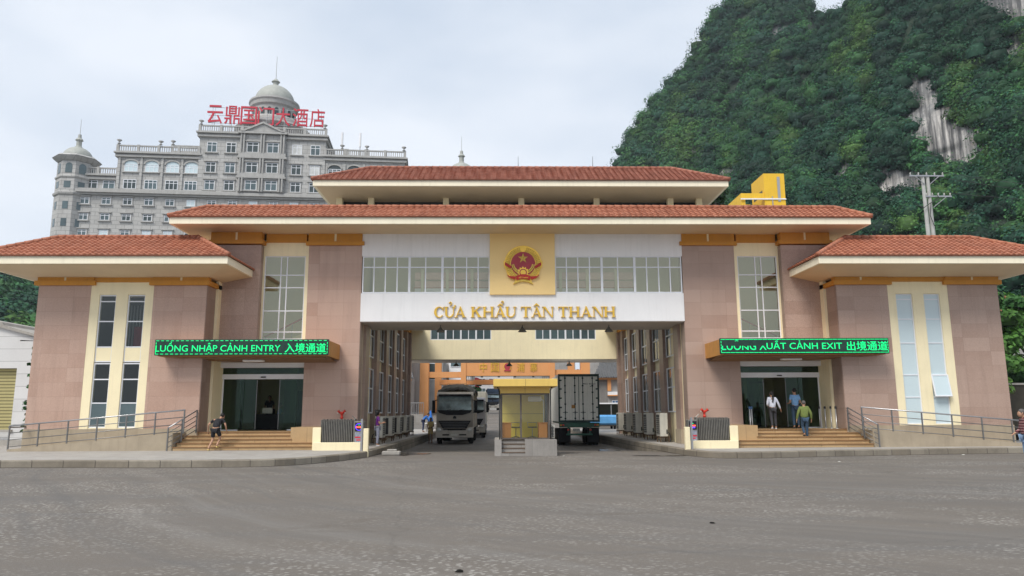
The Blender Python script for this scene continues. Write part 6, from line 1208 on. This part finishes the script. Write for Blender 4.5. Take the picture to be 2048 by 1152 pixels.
def vnoise(x, y, seed=0):          # smooth value noise on numpy arrays
    xi = np.floor(x).astype(int); yi = np.floor(y).astype(int); fx = x-xi; fy = y-yi; fx = fx*fx*(3-2*fx); fy = fy*fy*(3-2*fy)
    h = lambda a, b: np.modf(np.abs(np.sin(a*127.1+b*311.7+seed*74.7)*43758.5453))[0]
    return (h(xi,yi)*(1-fx)+h(xi+1,yi)*fx)*(1-fy)+(h(xi,yi+1)*(1-fx)+h(xi+1,yi+1)*fx)*fy
def fbm(x, y, n=4, seed=0): return sum(vnoise(x*2**k, y*2**k, seed+k)*.5**k for k in range(n))/(2-.5**(n-1))
LEAF_COLS = np.array([(.014,.050,.024),(.020,.064,.034),(.030,.085,.030),(.038,.105,.030),(.030,.085,.042),(.060,.135,.032),(.050,.115,.030),(.095,.155,.030)])*np.array([1.0, 1.3, 1.55])
def crowns(name, C, Rr, nleaf, lsize, label, cat=None, kind='stuff', cols=None, parent=None, flat=.75):
    # one leafy mesh: for every crown many leaf patches on a lumpy shell
    n = len(C); tot = n*nleaf
    d = rng.normal(size=(tot, 3)); d /= np.linalg.norm(d, axis=1)[:, None]; d[:, 2] = np.where(d[:, 2] < -.35, -d[:, 2], d[:, 2])
    cen = np.repeat(C, nleaf, 0); rad = np.repeat(Rr, nleaf); idx = np.repeat(np.arange(n), nleaf)
    lump = .62+.5*vnoise(d[:,0]*2.3+idx*7.1, d[:,1]*2.3+d[:,2]*3.1+idx*3.3, 5)
    rr = rad*lump*(.72+.28*rng.random(tot)**.5)
    P = cen+d*np.stack([rr, rr, rr*flat], 1)
    nrm = d+rng.normal(size=(tot,3))*.38; nrm[:,2] += .35; nrm /= np.linalg.norm(nrm, axis=1)[:,None]
    u = np.cross(nrm, rng.normal(size=(tot,3))); u /= np.linalg.norm(u, axis=1)[:,None]; v = np.cross(nrm, u)
    s = (lsize*(.6+.8*rng.random(tot)))[:,None] if np.isscalar(lsize) else (np.repeat(lsize, nleaf)*(.6+.8*rng.random(tot)))[:,None]
    e = .55+.4*rng.random(tot)[:,None]
    core = True
    V = np.stack([P-u*s, P-v*s*e+nrm*s*.15, P+u*s, P+v*s*e+nrm*s*.15], 1).reshape(-1, 3)
    F = np.arange(tot*4).reshape(-1, 4)
    ci = LEAF_COLS[rng.integers(0, len(LEAF_COLS), n)] if cols is None else cols
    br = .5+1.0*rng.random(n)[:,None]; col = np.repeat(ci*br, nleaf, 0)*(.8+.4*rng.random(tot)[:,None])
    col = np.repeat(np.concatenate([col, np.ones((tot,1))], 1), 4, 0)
    nx, ny = 10, 6; th_ = np.linspace(0, 2*pi, nx, endpoint=False); ph = np.linspace(0.05, pi*.72, ny)
    sd = np.stack([(np.sin(ph)[:,None]*np.cos(th_)).ravel(), (np.sin(ph)[:,None]*np.sin(th_)).ravel(), (np.cos(ph)[:,None]*np.ones(nx)).ravel()], 1); k = len(sd)
    D = np.tile(sd, (n, 1)); I = np.repeat(np.arange(n), k); lp = (.60+.5*vnoise(D[:,0]*2.3+I*7.1, D[:,1]*2.3+D[:,2]*3.1+I*3.3, 5))*.60*np.repeat(Rr, k)
    CV = np.repeat(C, k, 0)+D*np.stack([lp, lp, lp*flat], 1)
    jj, ii = np.meshgrid(np.arange(ny-1), np.arange(nx), indexing='ij'); q = np.stack([jj*nx+ii, jj*nx+(ii+1)%nx, (jj+1)*nx+(ii+1)%nx, (jj+1)*nx+ii], 2).reshape(-1, 4)
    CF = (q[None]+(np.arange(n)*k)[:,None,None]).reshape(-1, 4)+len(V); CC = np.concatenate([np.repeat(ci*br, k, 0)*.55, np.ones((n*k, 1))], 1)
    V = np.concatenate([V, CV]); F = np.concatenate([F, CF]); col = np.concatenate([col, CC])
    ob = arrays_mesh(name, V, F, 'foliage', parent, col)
    if not parent: tag(ob, label, cat, kind=kind)
    return ob
def sheet(name, sil, r0, r1, zb=0, nu=150, nv=70, amp=5, seed=0, curve=.85, back=70, rock=(), dens=1, csize=(2.2, 4.2), nleaf=60, lsize=.45, ncr=3000, label='', rockname='hillside'):
    # hill raised behind an outline seen from the square: r0/r1 = distances of its foot and its ridge
    az = []; el = []
    for u, v in sil: d = ray(u, v); az.append(math.atan2(d.x, d.y)); el.append(math.atan2(d.z, math.hypot(d.x, d.y)))
    A = np.linspace(az[0], az[-1], nu); top = np.interp(A, az, el)
    T = np.linspace(0, 1, nv)
    AA, TT = np.meshgrid(A, T)
    def surf(a, t):
        tp = np.interp(a, az, el); R0 = r0(a) if callable(r0) else r0; R1 = r1(a) if callable(r1) else r1
        e = tp*t**curve; r = R0+(R1-R0)*t
        nz = (fbm(a*r1_*.03+seed, t*9+seed, 4, seed)-.5)
        r = r+amp*4.6*nz*np.clip(1.1-t, .1, 1); z = CAM.z+r*np.tan(e) + amp*.9*nz*np.clip(1-t, 0, 1)
        if zb is not None: z = np.where(t < .02, zb, z)
        return CAM.x+r*np.sin(a), CAM.y+r*np.cos(a), z
    r1_ = (r1(A).mean() if callable(r1) else r1)
    def pix(x, y, z):
        X_ = x-CAM.x; Y_ = y-CAM.y; Z_ = z-CAM.z; xr = X_*cos(YAW)-Y_*sin(YAW); yr = X_*sin(YAW)+Y_*cos(YAW)
        dd = yr*cos(PITCH)+Z_*sin(PITCH); uu = -yr*sin(PITCH)+Z_*cos(PITCH); return 1024+FPX*xr/dd, 576-FPX*uu/dd
    def mask_of(V):      # where the cliff is bare limestone (1) or soil under the woods (0)
        px, py = pix(V[:,0], V[:,1], V[:,2]); k = np.zeros(len(V))
        for cx, cy, rx, ry, th in rock:
            c, s = cos(th), sin(th); dx = px-cx; dy = py-cy; q = ((dx*c+dy*s)/rx)**2+((-dx*s+dy*c)/ry)**2; k = np.maximum(k, (q < 2.2)*1.)
        return np.stack([k, k, k, np.ones(len(V))], 1)
    X, Yy, Z = surf(AA, TT)
    # back of the hill
    Xb = X[-1]+back*np.sin(A); Yb = Yy[-1]+back*np.cos(A); Zb = Z[-1]*.55
    X = np.vstack([X, Xb]); Yy = np.vstack([Yy, Yb]); Z = np.vstack([Z, Zb]); V = np.stack([X, Yy, Z], 2).reshape(-1, 3)
    j, i = np.meshgrid(np.arange(nv), np.arange(nu-1), indexing='ij'); a0 = (j*nu+i).ravel(); F = np.stack([a0, a0+1, a0+nu+1, a0+nu], 1)
    ob = arrays_mesh(name, V, F, 'hill_rock' if rock else 'hill_soil', None, mask_of(V) if rock else None); ob['kind'] = 'structure'
    for p in ob.data.polygons: p.use_smooth = True
    # trees
    def rockmask(a, t):
        x, y, z = surf(a, t); k = np.zeros(len(a), bool)
        if not rock: return k
        # project to picture pixels to compare with where bare rock shows
        X_ = x-CAM.x; Y_ = y-CAM.y; Z_ = z-CAM.z; xr = X_*cos(YAW)-Y_*sin(YAW); yr = X_*sin(YAW)+Y_*cos(YAW)
        dd = yr*cos(PITCH)+Z_*sin(PITCH); uu = -yr*sin(PITCH)+Z_*cos(PITCH); px = 1024+FPX*xr/dd; py = 576-FPX*uu/dd
        for cx, cy, rx, ry, th in rock:
            c, s = cos(th), sin(th); dx = px-cx; dy = py-cy; q = ((dx*c+dy*s)/rx)**2+((-dx*s+dy*c)/ry)**2
            k |= q < .55+.9*vnoise(px/16, py/22, 9)
        return k
    a = A[0]+(A[-1]-A[0])*rng.random(ncr*2); t = rng.random(ncr*2)**.8; k = ~rockmask(a, t); a, t = a[k][:ncr], t[k][:ncr]
    x, y, z = surf(a, t); Rr = csize[0]+(csize[1]-csize[0])*rng.random(len(a))**1.5
    C = np.stack([x, y, z+Rr*.35], 1)
    big = fbm(a*40+seed, t*7, 3, seed+2); ci = LEAF_COLS[np.clip((rng.random(len(a))*.4+(big-.5)*2.2+.28)*len(LEAF_COLS), 0, len(LEAF_COLS)-1).astype(int)]
    crowns(name+'_woods', C, Rr, nleaf, lsize, label, 'forest', 'stuff', ci)
    if rock:      # ragged trees on the skyline
        a = A[0]+(A[-1]-A[0])*rng.random(160); t = np.full(160, .995); x, y, z = surf(a, t); Rr = csize[0]*.6+(csize[1]*.9)*rng.random(160); 
        crowns(name+'_skyline_woods', np.stack([x, y, z+Rr*(.2+.8*rng.random(160))], 1), Rr*.75, nleaf, lsize*.9, 'ragged trees along the skyline of the %s' % name.replace('_', ' '), 'forest', 'stuff')
    return surf
sheet('rear_hill', [(1225,380),(1243,330),(1264,285),(1298,238),(1336,186),(1362,152),(1400,112),(1416,70),(1434,42),(1458,22),(1482,0),(1510,-25),(1560,-40),(1600,-22),(1618,4),(1640,60),(1700,120)],
      190, 300, nu=110, nv=70, amp=7, seed=3, curve=.8, rock=((1390,312,14,22,0),(1560,70,12,14,0),(1240,320,8,30,0),(1600,90,30,8,.2)), ncr=2700, csize=(2.2,6), nleaf=150, lsize=.36, label='dense woods on the farther steep limestone peak')
sheet('front_hill', [(1300,470),(1380,360),(1440,300),(1500,200),(1560,120),(1600,104),(1640,66),(1668,52),(1690,22),(1720,-15),(1800,-90),(1950,-170),(2100,-230),(2400,-260),(2700,-200)],
      lambda a: 118-30*np.clip((a-.45)/.4, 0, 1), lambda a: 235-55*np.clip((a-.4)/.5, 0, 1), nu=190, nv=100, amp=6.5, seed=8, curve=.78,
      rock=((1846,225,26,72,-.2),(1880,285,34,62,-.35),(1940,302,36,44,.1),(2030,25,80,40,.3),(1800,372,60,20,.1),(1700,345,22,16,0),(1460,350,26,10,0),(2035,110,26,26,0)), ncr=6200, csize=(1.2,4.8), nleaf=150, lsize=.22, label='dense dark green woods covering the near limestone hillside')
sheet('left_hill', [(-260,470),(-60,520),(0,536),(20,548),(50,560),(80,575),(120,610),(160,640),(260,700)], 150, 260, nu=70, nv=30, amp=4, seed=21, curve=.9, ncr=900, csize=(3,5), nleaf=70, lsize=.6, label='wooded slope behind the white warehouse at the far left')
sheet('far_hill', [(700,770),(860,760),(960,752),(1060,756),(1150,764),(1300,775)], 230, 330, zb=1, nu=50, nv=16, amp=3, seed=31, ncr=380, csize=(4,7), nleaf=50, lsize=.9, label='low wooded rise at the far end of the road')
# trees one can tell apart
def tree(lab, x, y, H, Rr, ncl, seed, cols, group=None, z0=0, lsize=.16, nleaf=260, name='broadleaf_tree'):
    t = thing(name, lab, 'tree', (x, y, z0), group); rr = random.Random(seed); m = MB(); V = []
    P = Vector((x, y, z0)); Q = P+Vector((rr.uniform(-.4,.4), rr.uniform(-.4,.4), H*.45)); m.cyl(P, Q, H*.028, H*.02, 10); C = []; S = []
    for k in range(ncl):
        a = 2*pi*k/ncl*2.4+rr.random(); h = rr.uniform(.28, 1); d = Rr*rr.uniform(.25, .95)*(1.15-h*.7); E_ = Vector((x+d*cos(a), y+d*sin(a), z0+H*h)); m.cyl(Q+Vector((0,0,(h-.4)*H*.2)), E_, H*.010, H*.003, 6); C.append(tuple(E_)); S.append(Rr*rr.uniform(.24, .42))
    m.build('trunk', 'pole_bark' if 'pole_bark' in MATS else pm('pole_bark', (.10,.08,.06), .9, .3, 4, bmp=.4), t, True)
    cc = np.array(cols)[np.random.default_rng(seed).integers(0, len(cols), ncl)]
    o = crowns('crown', np.array(C)-np.array([x, y, z0]), np.array(S), nleaf, lsize, None, cols=cc, parent=t, flat=.6); return t
G1 = [(.05,.16,.03),(.08,.20,.035),(.04,.12,.03),(.11,.22,.04)]
tree('leafy bright green tree beyond the dark wall at the right edge of the building', 29.8, 14, 10.5, 4.2, 34, 1, G1)
tree('tree with layered branches at the right picture edge, above the dark wall', 36.5, 17, 9.5, 4.5, 30, 2, G1)
tree('taller tree behind the layered tree at the right picture edge', 33, 24, 14, 5, 30, 3, [(.03,.08,.02),(.02,.06,.022)])
tree('small conical green tree above the tarpaulin covered truck, beyond the gateway', -7.2, 88, 7.2, 1.1, 14, 5, [(.02,.07,.02)], z0=1.5, lsize=.2, nleaf=120)
tree('bush like tree at the roadside beyond the gateway, left of the far truck', -4.6, 96, 4.5, 1.6, 12, 6, [(.03,.09,.02)], z0=2, lsize=.2, nleaf=120)
tree('light green tree standing out on the slope left of the yellow tower', 31.5, 74, 37, 5.2, 34, 9, [(.06,.15,.025),(.05,.12,.025)], lsize=.32, nleaf=200)
# climbing ivy on the left corner of the building
C = np.array([(-21.62+.1*random.random(), -1.6+.5*random.random(), z) for z in np.linspace(1.0, 4.6, 16)]); crowns('ivy', C, .10+.10*rng.random(16), 90, .045, 'thin ivy climbing the left outer corner of the pink building', 'ivy', None, np.tile([(.03,.12,.03)], (16,1)))
# ---------------------------------------------------------------- air
m_ = bpy.data.materials.new('haze_air'); m_.use_nodes = True; t_ = m_.node_tree; t_.nodes.remove(t_.nodes['Principled BSDF'])
pv = t_.nodes.new('ShaderNodeVolumePrincipled'); pv.inputs['Color'].default_value = (.80, .90, 1.0, 1); pv.inputs['Density'].default_value = .0002; pv.inputs['Anisotropy'].default_value = .1
t_.links.new(pv.outputs[0], t_.nodes['Material Output'].inputs['Volume']); MATS['haze_air'] = m_
m = MB(); m.box(-430, 430, -110, 450, -2, 232); tag(m.build('haze', 'haze_air'), kind='stuff')
